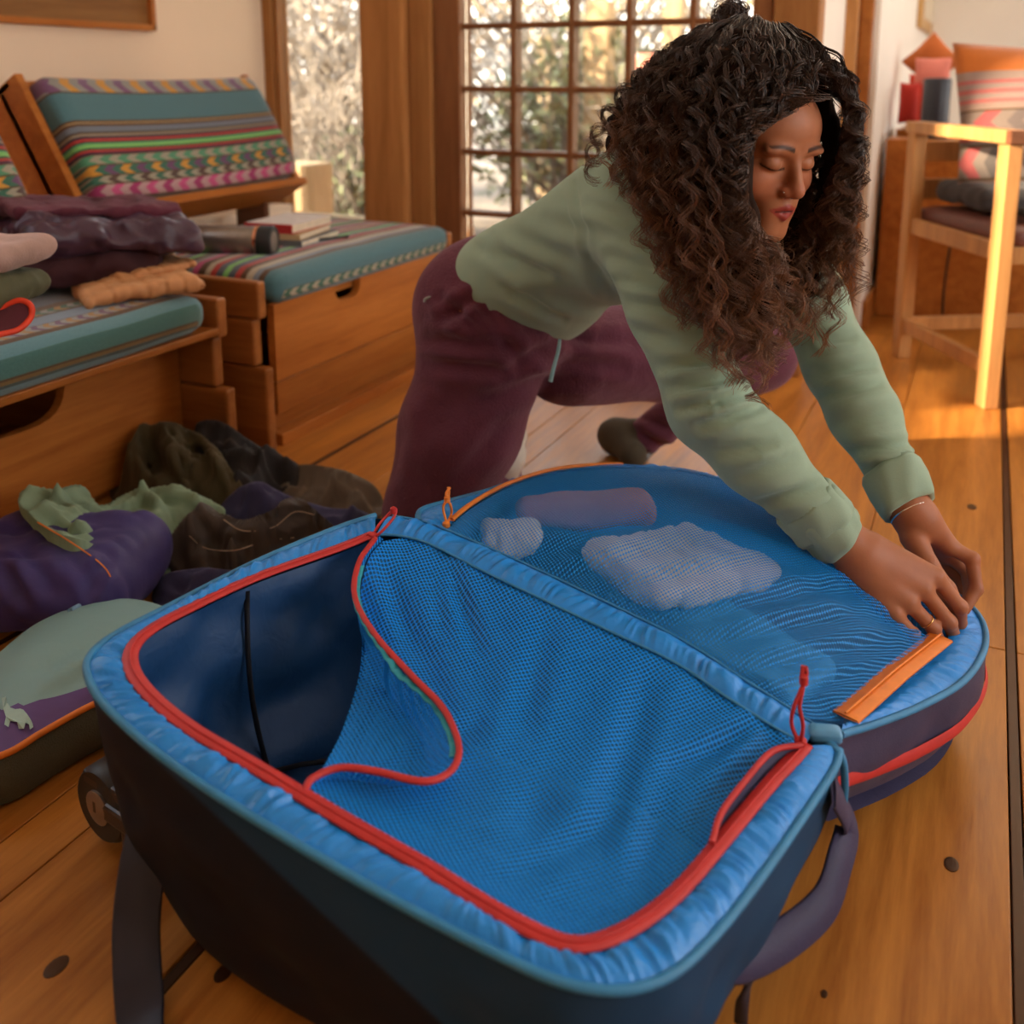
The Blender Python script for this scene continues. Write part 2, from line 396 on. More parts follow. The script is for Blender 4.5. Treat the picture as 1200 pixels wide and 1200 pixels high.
def netting(name, col, hole, scale, open_=.5, dark=None):
    """woven mesh: opaque threads, round holes that let light and view through"""
    m, nt, b = nmat(name); out = nt.nodes['Material Output']
    c = coords(nt, (1, 1, 0), rot=(0, 0, math.radians(-6)+math.pi/4))
    v = N(nt, 'ShaderNodeTexVoronoi', Scale=float(scale), Randomness=0.); nt.links.new(c, v.inputs[0])
    k = ramp(nt, v.outputs['Distance'], [(0, (1, 1, 1)), (hole, (1, 1, 1)), (hole+.08, (0, 0, 0))])
    b.inputs['Base Color'].default_value = (*col, 1); b.inputs['Roughness'].default_value = .55; b.inputs['Specular IOR Level'].default_value = .25
    tr = N(nt, 'ShaderNodeBsdfTransparent'); mx = N(nt, 'ShaderNodeMixShader')
    f = math_(nt, 'MULTIPLY', k, open_); nt.links.new(f, mx.inputs[0]); nt.links.new(b.outputs[0], mx.inputs[1]); nt.links.new(tr.outputs[0], mx.inputs[2])
    nt.links.new(mx.outputs[0], out.inputs[0]); return m
def stripes(name, stops, period=None, motif=()):
    """woven textile: stripe colour from attribute s (0..1), leaf-like motif rows at given bands, repeated along attribute w"""
    m, nt, b = nmat(name)
    s = N(nt, 'ShaderNodeAttribute', attribute_name='s').outputs['Fac']; ww = N(nt, 'ShaderNodeAttribute', attribute_name='w').outputs['Fac']
    col = ramp(nt, s, stops, 'CONSTANT')
    for (a, z, c1, c2, c3, p) in motif:
        mid = (a+z)/2; half = (z-a)/2
        v = math_(nt, 'DIVIDE', math_(nt, 'ABSOLUTE', math_(nt, 'SUBTRACT', s, mid)), half)
        inb = math_(nt, 'LESS_THAN', v, 1.)
        ph = math_(nt, 'FRACT', math_(nt, 'ADD', math_(nt, 'DIVIDE', ww, p), math_(nt, 'MULTIPLY', v, -.22)))
        cc = ramp(nt, ph, [(0, c1), (.25, c3), (.5, c2), (.75, c3)], 'CONSTANT')
        edge = math_(nt, 'GREATER_THAN', v, .86)
        cc = mix(nt, edge, cc, (.10, .055, .02))
        col = mix(nt, inb, col, cc)
    c = coords(nt); n = N(nt, 'ShaderNodeTexNoise', Scale=700., Detail=2.); nt.links.new(c, n.inputs[0])
    col = mix(nt, 1., col, ramp(nt, n.outputs[0], [(.25, (.68, .68, .68)), (.7, (1.1, 1.1, 1.1))]), 'MULTIPLY')
    nt.links.new(col, b.inputs['Base Color']); b.inputs['Roughness'].default_value = .9; b.inputs['Specular IOR Level'].default_value = .15
    bump(nt, b, n.outputs[0], .35, .002); sheen(b, .3); return m
W_FLOOR = wood('floor_wood', (.27, .085, .014), (.62, .26, .050), 1, .33, .8, True, .05)
W_STRIP = wood('dark_strip_wood', (.028, .010, .005), (.07, .028, .012), 1, .35, 1, False)
W_BENCH = wood('bench_wood', (.30, .090, .016), (.52, .195, .042), 1, .42, .9, True, .1)
W_BENCHX = wood('bench_wood_across', (.24, .08, .02), (.46, .18, .05), 0, .42, .9, False, .1)
W_POST = wood('post_wood', (.28, .115, .035), (.50, .24, .085), 2, .5, .8, True)
W_DOOR = wood('door_wood', (.15, .055, .022), (.28, .12, .05), 2, .45, .9, False)
W_CHAIR = wood('chair_wood', (.36, .16, .055), (.66, .34, .12), 2, .4, 1, False, .1)
W_DARK = wood('arm_cap_wood', (.10, .035, .02), (.2, .08, .04), 0, .4, 1, False)
W_GREY = wood('weathered_wood', (.35, .25, .15), (.62, .48, .30), 2, .8, 1, False)
def plaster(name, col):
    m, nt, b = nmat(name); c = coords(nt); n = N(nt, 'ShaderNodeTexNoise', Scale=3., Detail=5.); nt.links.new(c, n.inputs[0])
    nt.links.new(ramp(nt, n.outputs[0], [(.3, tuple(x*.94 for x in col)), (.7, col)]), b.inputs['Base Color']); b.inputs['Roughness'].default_value = .9
    n2 = N(nt, 'ShaderNodeTexNoise', Scale=120., Detail=3.); nt.links.new(c, n2.inputs[0]); bump(nt, b, n2.outputs[0], .15, .002); return m
M_WALL = plaster('cream_plaster', (.86, .70, .53)); M_WALL2 = plaster('white_plaster', (.90, .85, .77)); M_GLASS = glass('clear_glass')
# ================================================================== ROOM
XL, YF, XR, YA, YB, ZC, YN = -2.30, 2.9, -.34, 3.46, 5.9, 2.5, -1.6
fl = empty('floor', (0, 0, 0), kind='structure')
MB().box((-2.4, -1.7, -.06), (2.8, 6., -.0305), 0).build('subfloor', W_STRIP, fl)
seams = [-2.30, -2.02, -1.78, -1.53, -1.30, -1.115, -.935, -.864, -.645, -.357, -.14, .087, .36, .62, .90, 1.2, 1.5, 1.85, 2.2, 2.6]
strip_at = {-.645, .087, .90, -1.30}
def board(x0, x1, y0, y1, z=0.):
    MB().box((x0+.0008, y0+.0008, -.03), (x1-.0008, y1-.0008, z), .0014).build('floor_board', W_FLOOR, fl)
for a, b in zip(seams, seams[1:]):
    x0 = a+(.014 if a in strip_at else 0)
    if a in strip_at: MB().box((a+.001, YN, -.03), (a+.013, YB, -.0012), .001).build('inlay_strip', W_STRIP, fl)
    cuts = [YN] + ([1.55] if -.2 < a < .3 else [round(random.uniform(.1, .45), 3)] if a < -1 else [-.3, 3.5+random.uniform(-.3, .3)] if a < -.3 else [random.uniform(1.9, 3.2)]) + [YB]
    for c0, c1 in zip(cuts, cuts[1:]): board(x0, b, c0, c1)
for px, py, r in [(1115, 1013, .0075), (985, 975, .006), (262, 1140, .0075), (66, 1133, .009), (966, 1165, .003), (1139, 594, .009), (380, 1193, .007), (980, 470, .006)]:
    p = Z(px, py, .0002); MB().lathe([(r, -.001), (r, .0006), (r*.7, .0009)], Matrix.Translation(p) @ Matrix.Diagonal((1, 1.5, 1, 1)), 16).build('wood_plug', W_STRIP, fl)
def wallbox(name, boxes, mat, kind='structure'):
    m = MB()
    for lo, hi in boxes: m.box(lo, hi, 0)
    return tag(m.build(name, mat), kind=kind)
# left wall with a window nearer the camera (out of frame) that lets the low sun in
LW0, LW1, LZ0, LZ1 = .52, 1.30, .62, 2.15
T = .12
wallbox('wall_left', [((XL-T, YN, 0), (XL, LW0, ZC)), ((XL-T, LW1, 0), (XL, YF+.1, ZC)), ((XL-T, LW0, 0), (XL, LW1, LZ0)), ((XL-T, LW0, LZ1), (XL, LW1, ZC))], M_WALL)
m = MB()
for y in (LW0-.03, LW1): m.box((XL-.02, y, LZ0-.03), (XL+.03, y+.03, LZ1+.03))
for z in (LZ0-.03, LZ1): m.box((XL-.02, LW0, z), (XL+.03, LW1, z+.03))
w1 = tag(m.build('window_1', W_POST), kind='structure')
# far wall: window between corner and post, glazed door, posts
WX0 = on(328, 60, 1, YF).x; PXL = on(441, 100, 1, YF).x; PXR = on(517, 100, 1, YF).x; DX0 = on(545, 100, 1, YF).x
SILLZ = .35
wallbox('wall_far', [((XL-T, YF, 0), (DX0-.02, YF+.1, SILLZ)), ((XL-T, YF, 1.9), (-.43, YF+.1, ZC))], M_WALL2)
w2 = empty('window_2', ((WX0+PXL)/2, YF, SILLZ), kind='structure')
MB().box((XL, YF-.03, SILLZ), (WX0-.012, YF+.02, 1.95)).build('window_frame', W_POST, w2)
MB().box((WX0-.075, YF-.045, SILLZ), (WX0-.05, YF-.03, 1.95)).build('window_frame', W_DARK, w2)
MB().box((WX0-.03, YF-.01, SILLZ), (WX0, YF+.05, 1.95)).build('window_frame', W_POST, w2)
MB().box((WX0-.03, YF-.02, SILLZ-.012), (PXL, YF+.10, SILLZ+.004)).build('window_sill', W_GREY, w2)
MB().box((WX0, YF+.03, SILLZ), (PXL+.02, YF+.036, 1.9), 0).build('pane', M_GLASS, w2)
MB().box((PXL, YF-.10, 0), (on(492, 100, 1, YF).x, YF+.06, 2.3), .012).build('trim_1', W_POST); bpy.data.objects['trim_1']['kind'] = 'structure'
t = MB().box((on(493, 100, 1, YF).x, YF-.07, 0), (PXR, YF+.06, 2.3), .004).build('trim_2', W_POST); tag(t, kind='structure')
dr = empty('door_1', (-1.05, YF, 0), kind='structure')
MX = [DX0, on(606, 100, 1, YF).x, on(673, 100, 1, YF).x, on(740, 60, 1, YF).x, on(815, 20, 1, YF).x, on(889, 10, 1, YF).x]
MZ = [.215, .407, .604, .802, .995, 1.19, 1.385, 1.58, 1.775]
MB().box((PXR+.003, YF-.05, 0), (DX0+.006, YF+.04, 1.95), .004).build('stile', W_DOOR, dr)
MB().box((MX[-1]-.006, YF-.05, 0), (MX[-1]+.05, YF+.04, 1.95), .004).build('stile', W_DOOR, dr)
MB().box((MX[0], YF-.045, 0), (MX[-1], YF+.035, MZ[0]), .004).build('bottom_rail', W_DOOR, dr)
MB().box((MX[0], YF-.045, MZ[-1]), (MX[-1], YF+.035, 1.95), .004).build('top_rail', W_DOOR, dr)
for x in MX[1:-1]: MB().box((x-.009, YF-.035, MZ[0]), (x+.009, YF+.02, MZ[-1]), .005).build('mullion', W_DOOR, dr)
for z in MZ[1:-1]: MB().box((MX[0], YF-.033, z-.009), (MX[-1], YF+.018, z+.009), .005).build('glazing_bar', W_DOOR, dr)
pane = None
for i in range(5):
    for k in range(len(MZ)-1):
        MB().box((MX[i]+.008, YF-.006, MZ[k]+.008), (MX[i+1]-.008, YF-.002, MZ[k+1]-.008), 0).build('pane', M_GLASS, dr)
for nm, a, b, y, mt in [('trim_3', MX[-1]+.052, -.432, YF-.06, W_POST), ('trim_4', on(971, 100, 1, YA).x, on(1003, 100, 1, YA).x, YA-.05, W_CHAIR), ('trim_5', on(1003, 100, 1, YA).x, on(1019, 100, 1, YA).x, YA-.02, W_BENCH)]:  # sunlight on trim_4 is put into its colour by the lighter chair wood
    tag(MB().box((a, y, 0), (b, y+.09, 2.4), .006).build(nm, mt), kind='structure')
wallbox('wall_alcove', [((-.56, YF+.03, 0), (-.44, YA+.02, ZC))], M_WALL2)
wallbox('wall_passage', [((XR-.1, YA, 0), (XR, YB, ZC))], M_WALL2)
wallbox('wall_back', [((XR-.1, YB, 0), (3.2, YB+.1, ZC))], M_WALL2)
RW0, RW1 = .2, 2.2
wallbox('wall_right', [((2.7, YN, 0), (2.8, RW0, ZC)), ((2.7, RW1, 0), (2.8, 3.9, ZC)), ((2.7, 5.6, 0), (2.8, YB, ZC)), ((2.7, 3.9, 0), (2.8, 5.6, .5)), ((2.7, 3.9, 2.2), (2.8, 5.6, ZC)), ((2.7, RW0, 0), (2.8, RW1, .7)), ((2.7, RW0, 2.2), (2.8, RW1, ZC))], M_WALL2)  # far opening added out of view so sky light brightens the back wall
wallbox('wall_near', [((XL-T, YN-.1, 0), (2.8, YN, ZC))], M_WALL)
wallbox('ceiling', [((XL-T, YN-.1, ZC), (2.8, YB+.1, ZC+.1))], M_WALL2)
tag(MB().box((XR, YA+.04, 0), (XR+.018, YB, .10), .004).build('baseboard_left', W_BENCH), kind='structure')
tag(MB().box((XR, YB-.02, 0), (2.7, YB, .10), .004).build('baseboard_back', W_BENCH), kind='structure')
# ================================================================== GARDEN seen through the glass
def simple(name, col, rough=.9):
    m, nt, b = nmat(name); n = N(nt, 'ShaderNodeTexNoise', Scale=6., Detail=5.); nt.links.new(coords(nt), n.inputs[0])
    nt.links.new(ramp(nt, n.outputs[0], [(.3, tuple(x*.6 for x in col)), (.7, tuple(min(1, x*1.25) for x in col))]), b.inputs['Base Color']); b.inputs['Roughness'].default_value = rough; return m
M_GROUND = simple('garden_soil', (.30, .23, .17)); M_LEAF = simple('pale_leaf', (.24, .26, .15)); M_TWIG = simple('dry_twig', (.24, .20, .165)); M_LEAF2 = simple('dry_leaf', (.33, .275, .22))
tag(MB().box((-14, YF+.12, -.12), (8, 16, -.05), 0).build('garden_ground', M_GROUND), kind='structure')
def bush(cx, cy, w, h, seed, mat, label, nl=1500, nt_=130, ls=.045):
    r = np.random.default_rng(seed); root = empty('garden_bush', (cx, cy, -.05), label, 'bush', 'bushes beyond the glass')
    P = r.normal(0, 1, (nl, 3)); P /= np.linalg.norm(P, axis=1, keepdims=True); P *= (r.random((nl, 1))**.4)
    P = P*[w/2, w/2.6, h/2]+[cx, cy, h/2]
    P[:, 2] += .15*np.sin(P[:, 0]*5); P = P[P[:, 2] > 0]; n = len(P)
    a = r.normal(0, 1, (n, 3)); a /= np.linalg.norm(a, axis=1, keepdims=True); b = np.cross(a, r.normal(0, 1, (n, 3))); b /= np.linalg.norm(b, axis=1, keepdims=True)
    s = ls*r.uniform(.5, 1.2, (n, 1)); V = np.stack([P-a*s, P+b*s*.45, P+a*s, P-b*s*.45], 1).reshape(-1, 3)
    f = tag(mesh('foliage', V, np.arange(n*4).reshape(-1, 4), mat, root, smooth=False), kind='stuff')
    Vs = []; Fs = []
    for i in range(nt_):
        p0 = np.array([cx+r.normal(0, w*.10), cy+r.normal(0, w*.08), -.05]); t = np.array([cx+r.uniform(-.55, .55)*w, cy+r.uniform(-.4, .4)*w, h*r.uniform(.5, 1.1)])
        q = catmull([p0, (p0+t)/2+r.normal(0, .07, 3), t, t+r.normal(0, .14, 3)], 4); v, fc = tube_arrays(q, np.linspace(.011, .003, len(q)), 3)
        o = sum(len(x) for x in Vs); Vs.append(v); Fs += [[k+o for k in g] for g in fc if len(g) == 4]
    tag(mesh('branches', np.vstack(Vs), Fs, M_TWIG, root, smooth=False), kind='stuff')
for i, (x, y, wd, h, mt, lb, nl) in enumerate([
        (-3.1, 4.7, 1.3, 1.5, M_LEAF2, 'tangled dry bush seen through the left window', 900), (-2.75, 4.1, .7, .75, M_LEAF, 'low pale-leaved bush under the left window', 500),
        (-4.6, 6.2, 2.4, 2.6, M_LEAF2, 'tall twiggy thicket filling the left window', 1600), (-2.1, 5.6, 1.6, 1.1, M_LEAF, 'leafy green bush behind the lowest door panes', 1300),
        (-1.35, 5.1, 1.0, .8, M_LEAF, 'small green bush seen over the back of the woman', 900), (-3.0, 7.6, 2.6, 2.2, M_LEAF2, 'dry beige thicket far behind the door panes', 1500),
        (-.9, 7.8, 2.2, 1.7, M_LEAF, 'far green shrub behind the upper right door panes', 1200)]):
    bush(x, y, wd, h, i+3, mt, lb, int(nl*1.7))
gf = empty('lattice_fence', (-2.6, 9.2, 0), 'pale diagonal lattice fence at the back of the garden', 'fence')
for k in range(26):
    a = -5.6+k*.24
    for sgn in (-1, 1):
        c = Matrix.Translation((a, 9.2+sgn*.02, 1.25)) @ Matrix.Rotation(sgn*math.radians(45), 4, 'Y')
        MB().box((-.02, -.01, -.95), (.02, .01, .95), 0, c).build('lattice_slat', W_GREY, gf)
for (px, py, y, wd, top, lb) in [(702, 100, 5.4, .14, 1.25, 'thick pale timber post behind the third column of door panes'), (640, 90, 6.2, .10, 1.1, 'slim pale timber post behind the second column of door panes'), (790, 60, 6.4, .12, 1.6, 'leaning pale post at the right of the door panes')]:
    x = on(px, py, 1, y).x; tag(MB().box((x-wd/2, y-wd/2, -.05), (x+wd/2, y+wd/2, top), .01).build('garden_post', W_GREY), lb, 'post', 'timber posts in the garden')
b0 = on(335, 190, 1, YF+.25); b1 = on(374, 190, 1, YF+.25)
st = MB().box((b0.x, YF+.18, -.05), (b1.x, YF+.34, b0.z), .01).build('timber_post', W_GREY); tag(st, 'short pale square timber post outside the left window', 'post')
q = on(762, 78, 1, 4.4); M_PINK = plain('pink_clay', (.75, .25, .18), .8)
fp = MB().lathe([(.045, -.09), (.06, -.02), (.062, .05), (.055, .055), (.05, .03)], Matrix.Translation(q), 20).build('plant_pot', M_PINK, smooth=True); tag(fp, 'small pink clay pot on a post beside the curls of the woman', 'pot')
tag(MB().box((q.x-.03, q.y-.03, -.05), (q.x+.03, q.y+.03, q.z-.09), .005).build('pot_stand', W_GREY), 'slim post carrying the pink pot in the garden', 'post')
# ================================================================== BENCHES
GR = (.10, .22, .24); TEAL = (.085, .20, .235); BRN = (.12, .06, .025); CRM = (.52, .45, .33); RED = (.5, .05, .04); GRN = (.22, .55, .16); ORG = (.62, .30, .05); PUR = (.16, .07, .16); PNK = (.62, .10, .25); NVY = (.10, .12, .16); DGR = (.05, .16, .11); GREY = (.30, .30, .28)
TX_BACK = stripes('andean_backrest_cloth', [(0, BRN), (.02, TEAL), (.15, TEAL), (.34, BRN), (.355, CRM), (.365, BRN), (.39, (.15, .18, .22)), (.44, (.22, .27, .33)), (.455, BRN), (.475, (.25, .2, .15)), (.50, BRN), (.52, RED), (.54, (.08, .05, .05)), (.55, GRN), (.60, (.08, .05, .05)), (.615, RED), (.635, (.08, .05, .05)), (.65, BRN)][:0] or
    [(0, TEAL), (.20, TEAL), (.385, BRN), (.40, (.40, .28, .15)), (.412, BRN), (.43, (.17, .20, .25)), (.475, (.09, .06, .04)), (.49, (.30, .24, .17)), (.51, (.06, .03, .05)), (.53, RED), (.548, (.05, .03, .05)), (.56, (.10, .35, .15)), (.572, GRN), (.60, (.06, .10, .05)), (.615, RED), (.632, (.08, .02, .05)), (.65, BRN)],
    motif=[(.0, .17, ORG, (.20, .10, .2), GREY, .11), (.655, .73, (.09, .30, .17), (.09, .30, .17), (.36, .33, .25), .11), (.73, .81, ORG, PUR, DGR, .10), (.81, .87, DGR, (.10, .06, .05), (.36, .33, .25), .10), (.87, .955, PNK, (.40, .05, .16), (.52, .33, .33), .11)])
TX_SEAT2 = stripes('andean_seat_cloth', [(0, BRN), (.02, TEAL), (.28, TEAL)] +
    [(.34+.021*i, c) for i, c in enumerate([BRN, (.22, .27, .33), CRM, BRN, RED, NVY, GRN, NVY, RED, CRM, BRN, PNK, GREY, BRN, GRN, PUR, CRM, RED, NVY, (.22, .3, .34), BRN, CRM, PNK, NVY, GRN, RED, CRM, BRN][:28])],
    motif=[(.045, .13, (.40, .37, .28), (.46, .40, .30), DGR, .085), (.006, .045, ORG, PUR, ORG, .085)])
TX_SEAT1 = stripes('worn_teal_seat_cloth', [(0, (.04, .05, .07)), (.06, (.05, .10, .10)), (.075, (.20, .12, .04)), (.105, (.10, .06, .03)), (.118, (.07, .18, .17)), (.25, (.10, .24, .25)), (.275, (.14, .30, .35)), (.33, BRN), (.345, (.2, .28, .38)), (.43, BRN), (.445, CRM), (.455, RED), (.47, BRN), (.5, NVY), (.6, TEAL), (.8, BRN)],
    motif=[(.345, .385, (.42, .22, .06), PUR, GREY, .05), (.44, .475, GREY, (.42, .22, .06), DGR, .06)])
def cushion(name, x0, x1, y0, y1, z0, z1, mat, parent, bulge=.012, r=.03):
    P, Fc = softbox((x1-x0, y1-y0, z1-z0), r, bulge, 22); hx, hz = (x1-x0)/2, (z1-z0)/2
    P[:, 2] += .004*vnoise(P, 9, 3)
    s = np.where(P[:, 0] > hx-.006, .30*(P[:, 2]+hz)/(2*hz), .30+(hx-P[:, 0])/(x1-x0)*.70)
    o = mesh(name, P+[(x0+x1)/2, (y0+y1)/2, (z0+z1)/2], Fc, mat, parent, attrs={'s': s, 'w': P[:, 1]+1}); weld(o); return o
FX = -1.428
# rear bench
bA = empty('storage_bench', (-1.8, 2.2, 0), 'long wooden storage bench under the window, with striped teal seat and striped backrest', 'bench')
def handle_panel(name, x, y0, y1, z0, z1, hy, hw, hd, mat, parent, th=.02):
    pts = [(x, y0, z0), (x, y1, z0), (x, y1, z1), (x, hy+hw, z1)]
    pts += [(x, hy+hw*math.cos(a)**.6*(1 if math.cos(a) > 0 else -1) if abs(math.cos(a)) > 1e-6 else hy, z1-hd*math.sin(a)**.6) if 0 < a < math.pi/2 else
            (x, hy-hw*abs(math.cos(a))**.6, z1-hd*math.sin(a)**.6) for a in np.linspace(.05, math.pi-.05, 15)]
    pts += [(x, hy-hw, z1), (x, y0, z1)]
    return MB().prism([Vector(p) for p in pts], Vector((-th, 0, 0)), 0).build(name, mat, parent)
y0, y1 = 1.756, 2.63
handle_panel('drawer_front', FX, y0+.02, y1-.05, .155, .335, on(408, 350, 0, FX).y, .055, .042, W_BENCH, bA)
MB().box((FX-.02, y0+.02, .075), (FX-.001, y1-.05, .152), .002).build('front_board', W_BENCH, bA)
MB().box((FX-.045, y0+.02, .0), (FX-.03, y1-.02, .078), .002).build('front_board', W_BENCH, bA)
MB().box((FX-.03, y0+.02, .0), (FX+.008, y1+.1, .028), .003).build('plinth', W_BENCH, bA)
MB().box((-2.2, y0+.02, .31), (FX-.025, y1, .332), .002).build('seat_board', W_BENCH, bA)
MB().box((FX-.5, y0+.05, .02), (FX-.021, y1-.06, .03), 0).build('drawer_floor', W_BENCH, bA)
def stepped_end(y, th, top, parent, xf, xb=-2.2):
    for (a, b, dx) in [(top-.085, top, 0.), (top-.195, top-.087, -.018), (0, top-.197, .012)]:
        MB().box((xb, y, a), (xf+dx, y+th, b), .006).build('end_board', W_BENCHX, parent)
stepped_end(1.728, .028, .395, bA, FX-.003); stepped_end(y1-.03, .026, .385, bA, FX-.003)
cushion('seat_cushion', -2.0, FX+.012, 1.775, 2.59, .333, .408, TX_SEAT2, bA)
# backrest frame: slanting side panels, rails, tilted cushion
def backrest(y0, y1, xb0, z0, xt0, z1, parent, cush=True, zlab=0):
    b0 = Vector((xb0, 0, z0)); t0 = Vector((xt0, 0, z1)); u = (t0-b0).normalized(); L = (t0-b0).length; n = Vector((u.z, 0, -u.x)) # toward the room
    def P(a, b, y): v = b0+u*a+n*b; return Vector((v.x, y, v.z))
    for y in (y0, y1-.022):
        MB().prism([P(-.02, .012, y), P(L+.02, .012, y), P(L+.02, -.13, y), P(-.02, -.15, y)], Vector((0, .022, 0)), .002).build('side_panel', W_BENCH, parent)
    MB().prism([P(-.035, .03, y0), P(-.012, .03, y0), P(-.012, -.1, y0), P(-.035, -.1, y0)], Vector((0, y1-y0, 0)), .002).build('lower_rail', W_BENCH, parent)
    MB().prism([P(L+.0, -.02, y0), P(L+.018, -.02, y0), P(L+.018, -.12, y0), P(L, -.12, y0)], Vector((0, y1-y0, 0)), .002).build('top_rail', W_BENCH, parent)
    MB().prism([P(-.01, -.05, y0), P(L, -.05, y0), P(L, -.065, y0), P(-.01, -.065, y0)], Vector((0, y1-y0, 0)), 0).build('back_board', W_BENCH, parent)
    MB().box((xb0-.16, y1-.10, .33), (xb0-.05, y1-.075, z0-.01), .003).build('backrest_post', W_DARK, parent)
    MB().box((xb0-.16, y0+.05, .33), (xb0-.05, y0+.075, z0-.01), .003).build('backrest_post', W_DARK, parent)
    Q, Fc = softbox((.075, y1-y0-.06, L+.0), .028, 0, 22)
    s = np.clip(.96-(Q[:, 2]+L/2)/L*.96, 0, 1); s = np.where(Q[:, 2] > L/2-.012, .02+.10*np.clip((Q[:, 0]+.04)/.08, 0, 1), s)
    Q[:, 0] += .012*np.clip(1-(Q[:, 2]/(L/2))**4, 0, 1)*(Q[:, 0] > 0)
    Q[:, 2] += -.010*np.cos(Q[:, 1]*4)
    A = np.array([n, (0, 1, 0), u]); c = np.array(P(L/2, .012, (y0+y1)/2))
    o = mesh('back_cushion', Q@A+c, Fc, TX_BACK, parent, attrs={'s': s, 'w': Q[:, 1]+2}); weld(o)
backrest(1.70, 2.54, -1.93, .535, -2.10, .825, bA)
# front bench
bB = empty('storage_bench', (-1.8, 1.2, 0), 'wooden storage bench at the left edge, with a faded teal seat piled with jackets', 'bench')
FB = -1.50
handle_panel('drawer_front', FB-.05, .42, 1.60, .02, .305, on(22, 480, 0, FB-.05).y, .105, .10, W_BENCH, bB)
MB().box((FB-.05, .42, .306), (FX-.005, 1.60, .322), .003).build('seat_board', W_BENCH, bB)
MB().box((-2.2, .42, .300), (FB-.055, 1.60, .320), .003).build('seat_board', W_BENCH, bB)
stepped_end(1.602, .03, .382, bB, FX-.008)
MB().box((FB-.6, .42, .0), (FB-.071, 1.59, .012), 0).build('drawer_floor', W_BENCH, bB)
cushion('seat_cushion', -2.02, FX+.006, .45, 1.565, .323, .402, TX_SEAT1, bB, .014, .034)
backrest(.72, 1.56, -1.90, .535, -2.07, .825, bB)
# pale ledge between the backrests and the wall
tag(MB().box((XL, YN, .0), (-2.203, YF-.03, .40), .003).build('trim_6', M_WALL), kind='structure')
# framed panel on the wall
pf = empty('picture_frame', (XL+.01, 1.95, .98), 'wooden framed panel on the cream wall above the backrests', 'picture')
py1 = on(183, 35, 0, XL+.02).y; pz = on(100, 32, 0, XL+.02).z
for lo, hi in [((XL, .9, pz), (XL+.025, py1, pz+.018)), ((XL, py1-.018, pz), (XL+.025, py1, pz+.6)), ((XL, .9, pz+.582), (XL+.025, py1, pz+.6)), ((XL, .9, pz), (XL+.025, .918, pz+.6))]:
    MB().box(lo, hi, .003).build('frame', W_BENCH, pf)
MB().box((XL, .9, pz), (XL+.008, py1, pz+.6), 0).build('panel', wood('panel_wood', (.20, .09, .03), (.34, .17, .06), 1, .6, 1, False), pf)
# ================================================================== THINGS ON THE BENCHES
M_STEEL = plain('dark_brushed_steel', (.30, .27, .25), .35, .85); M_COP = plain('copper_band', (.75, .38, .25), .25, 1.); M_BLK = plain('black_rubber', (.012, .012, .013), .5)
fa = J(205, 282, 2.05); fb = on(322, 283, 0, -1.60)
zc = .408+.038; fb = Z(322, 283, zc); fa = fb+Vector((-.15, -.27, 0)); 
fa = Z(212, 281, zc); ax_ = (fb-fa).normalized(); Lf = (fb-fa).length
MM = Matrix.Translation(fa) @ ax_.to_track_quat('Z', 'Y').to_matrix().to_4x4()
fk = empty('vacuum_flask', (fa.x, fa.y, .408), 'dark steel insulated bottle with copper band lying on the striped seat', 'bottle')
MB().lathe([(.001, 0), (.034, 0), (.037, .004), (.037, Lf-.045), (.035, Lf-.04)], MM, 40).build('body', M_STEEL, fk, smooth=True)
MB().lathe([(.0372, Lf-.045), (.0385, Lf-.044), (.0385, Lf-.037), (.0372, Lf-.036)], MM, 40).build('neck_band', M_COP, fk, smooth=True)
fl_lid = MB().lathe([(.036, Lf-.036), (.039, Lf-.034), (.039, Lf-.004), (.036, Lf), (.026, Lf), (.0255, Lf-.004), (.001, Lf-.004)], MM, 40).build('lid', M_BLK, fk, smooth=True)
MB().lathe([(.025, Lf-.006), (.025, Lf-.001), (.001, Lf-.001)], MM, 32).build('lid_disc', M_STEEL, fl_lid, smooth=True)
M_PAPER = plain('page_edges', (.70, .60, .45), .9); 
def book(c, l, wd, t, rot, col, label, group='books beside the bottle', cover2=None):
    e = empty('book', c, label, 'book', group); R = Matrix.Translation(c) @ Matrix.Rotation(rot, 4, 'Z'); mt = plain('cover_'+label[:5].replace(' ', '_'), col, .6)
    MB().box((-l/2, -wd/2, t-.002), (l/2, wd/2, t), .0008, R).build('cover', plain('cover_top', cover2, .6) if cover2 else mt, e)
    MB().box((-l/2, -wd/2, 0), (l/2, wd/2, .002), .0008, R).build('cover', mt, e)
    MB().box((-l/2, -wd/2-.001, 0), (l/2, -wd/2+.002, t), .0008, R).build('spine', mt, e)
    MB().box((-l/2+.002, -wd/2+.003, .002), (l/2-.003, wd/2-.003, t-.002), 0, R).build('pages', M_PAPER, e)
bk = Z(335, 290, .410); rt = math.radians(8)
book((bk.x-.02, bk.y+.07, .4185), .15, .21, .016, rt, (.12, .12, .13), 'dark grey book at the bottom of the stack')
book((bk.x-.025, bk.y+.062, .4352), .135, .20, .015, rt+.08, (.55, .38, .20), 'tan covered book in the middle of the stack')
book((bk.x-.035, bk.y+.065, .4508), .14, .20, .024, rt-.05, (.50, .03, .03), 'red hardback with a pale cover on top of the stack', cover2=(.72, .66, .62))
pp = [Z(338, 296, .430), Z(350, 283, .424), Z(375, 281, .422), Z(408, 277, .424)]
gl = tube('pen', resample(np.array([pp[1], pp[3]]), 8), .0035, M_BLK, None, 8); tag(gl, 'thin black pen lying beside the stack of books', 'pen')
